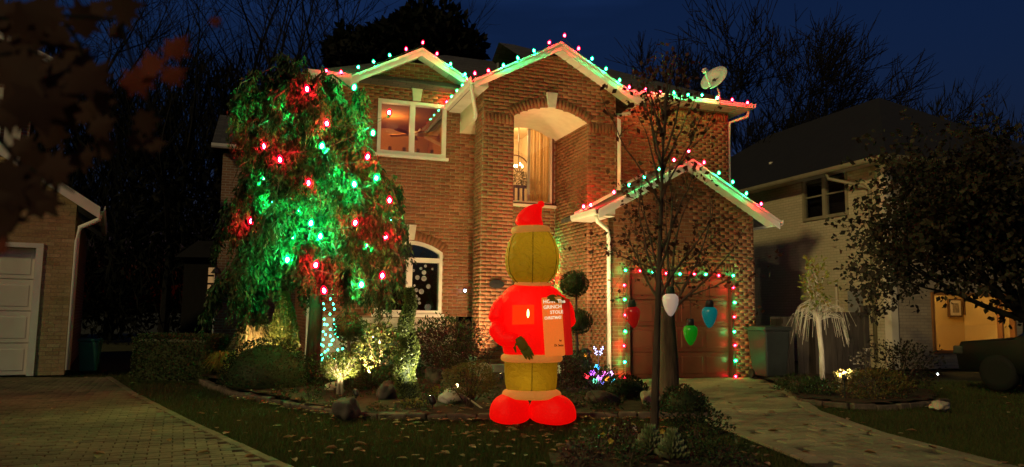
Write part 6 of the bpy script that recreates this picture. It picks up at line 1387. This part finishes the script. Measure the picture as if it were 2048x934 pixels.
bare((at(220, 600, 33).x, 33, 0), 15, 'bare tree directly behind the neighbouring gutter', 106, 0.5)
bare((at(1560, 600, 40).x, 40, 0), 12.5, 'bare tree rising in the gap between the two right houses', 107, 0.5)
bare((at(1660, 600, 44).x, 44, 0), 13, 'low bare tree left of the dark roof peak', 108, 0.4)
bare((at(1780, 600, 44).x, 44, 0), 13.5, 'low bare tree over the dark roof peak', 109, 0.4)
bare((at(1890, 600, 42).x, 42, 0), 14, 'bare tree right of the dark roof peak', 110, 0.45)
bare((at(120, 600, 30).x, 30, 0), 16, 'bare tree behind the overhanging branch', 111, 0.5)
bare((at(430, 600, 34).x, 34, 0), 13, 'leaning bare tree over the rear eave', 112, 0.45, (0.15, 0, 1))
rng = np.random.default_rng(18)
def evergreen_mass(loc, blobs, n, size, label, name='evergreen_tree'):
    t = thing(name, loc, label, 'tree'); MB().tube([(0, 0, 0), (0, 0, blobs[0][2])], [0.25, 0.12], 8).build('trunk', 'bark_dark', t); mb = MB(); parts = []
    for k, (x, y, z, r_) in enumerate(blobs): core(mb, (x, y, z), (r_, r_, r_ * 0.9), k, 0.2, 0.85, 14); parts.append(blob_leaves((x, y, z), (r_, r_, r_ * 0.9), n // len(blobs), size, k, (0.75, 1.12), 0.25, 0.6))
    b = mb.build('inner_crown', 'woods', t, True); V, F = join(parts); npmesh('crown', V, F, 'woods', t)
Ye = 26
c0 = at(820, 600, Ye); 
def eb(x, y, px): p = at(x, y, Ye) - Vector((c0.x, Ye, 0)); return (p.x, rng.uniform(-0.4, 0.4), p.z, px * Ye / 1490)
evergreen_mass((c0.x, Ye, 0), [eb(815, 95, 65), eb(760, 110, 60), (eb(870, 85, 62)), eb(720, 130, 55), eb(905, 110, 55), eb(690, 110, 32), eb(840, 150, 90), eb(740, 190, 80), eb(830, 62, 36)], 9000, 0.32, 'broad dark evergreen looming behind the wing gable')
# undergrowth of the wood, too dense to count
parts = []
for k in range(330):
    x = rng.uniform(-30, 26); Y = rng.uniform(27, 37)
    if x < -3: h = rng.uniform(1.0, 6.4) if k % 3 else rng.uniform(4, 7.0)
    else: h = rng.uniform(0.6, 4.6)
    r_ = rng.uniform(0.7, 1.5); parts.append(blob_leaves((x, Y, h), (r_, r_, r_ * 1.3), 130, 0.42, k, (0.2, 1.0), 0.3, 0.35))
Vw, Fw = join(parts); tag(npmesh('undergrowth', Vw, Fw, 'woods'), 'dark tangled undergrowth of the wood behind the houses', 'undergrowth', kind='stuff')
def twig_mass(n_, xr, Yr, zf, seed):
    r = np.random.default_rng(seed); x = r.uniform(*xr, n_); Y = r.uniform(*Yr, n_); z = np.array([zf(a) for a in x]) * r.random(n_) ** 0.6
    P = np.stack([x, Y, z], 1); A = np.stack([r.normal(0, 0.35, n_), r.normal(0, 0.2, n_), np.ones(n_)], 1); return leaves(P, A, 1.1, 0.055, 0.25)
def skyline(x): return 10.2 + 0.9 * math.sin(0.9 * x) + 0.7 * math.sin(2.3 * x + 1) + 0.5 * math.sin(5.1 * x)
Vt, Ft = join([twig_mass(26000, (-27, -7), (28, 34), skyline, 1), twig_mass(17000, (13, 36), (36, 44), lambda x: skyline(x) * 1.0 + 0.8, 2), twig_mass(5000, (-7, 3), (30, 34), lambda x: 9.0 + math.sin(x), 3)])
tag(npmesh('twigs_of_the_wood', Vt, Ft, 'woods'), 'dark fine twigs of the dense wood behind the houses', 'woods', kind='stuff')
# a far house in the gap with a lit window
Yh = 24.5; p = at(424, 570, Yh); t = thing('distant_house', (p.x, Yh, 0), 'dark distant house with one narrow lit window', 'house')
emit('lit_window', (1.0, 0.55, 0.2), 0.28, False)
MB().box(-1.0, 0.5, 0.1, 3, 0, 3.0).build('wall', 'bark_dark', t); MB().add([(-1.2, -0.2, 3.0), (0.7, -0.2, 3.0), (0.7, 3.2, 3.0), (-1.2, 3.2, 3.0), (-1.2, 1.5, 3.7), (0.7, 1.5, 3.7)], [(0, 1, 5, 4), (3, 4, 5, 2), (0, 4, 3), (1, 2, 5)]).build('roof', 'bark_dark', t)
a0, a1 = at(416, 535, Yh).x - p.x, at(428, 535, Yh).x - p.x; zt_, zb_ = at(420, 535, Yh).z, at(420, 600, Yh).z
wo = MB().box(a0, a1, 0.05, 0.09, zb_, zt_).build('window', 'lit_window', t)
for k in range(1, 4): MB().box(a0, a1, 0.0, 0.05, zb_ + (zt_ - zb_) * k / 4 - 0.03, zb_ + (zt_ - zb_) * k / 4 + 0.03).build('glazing_bar', 'bark_dark', wo)
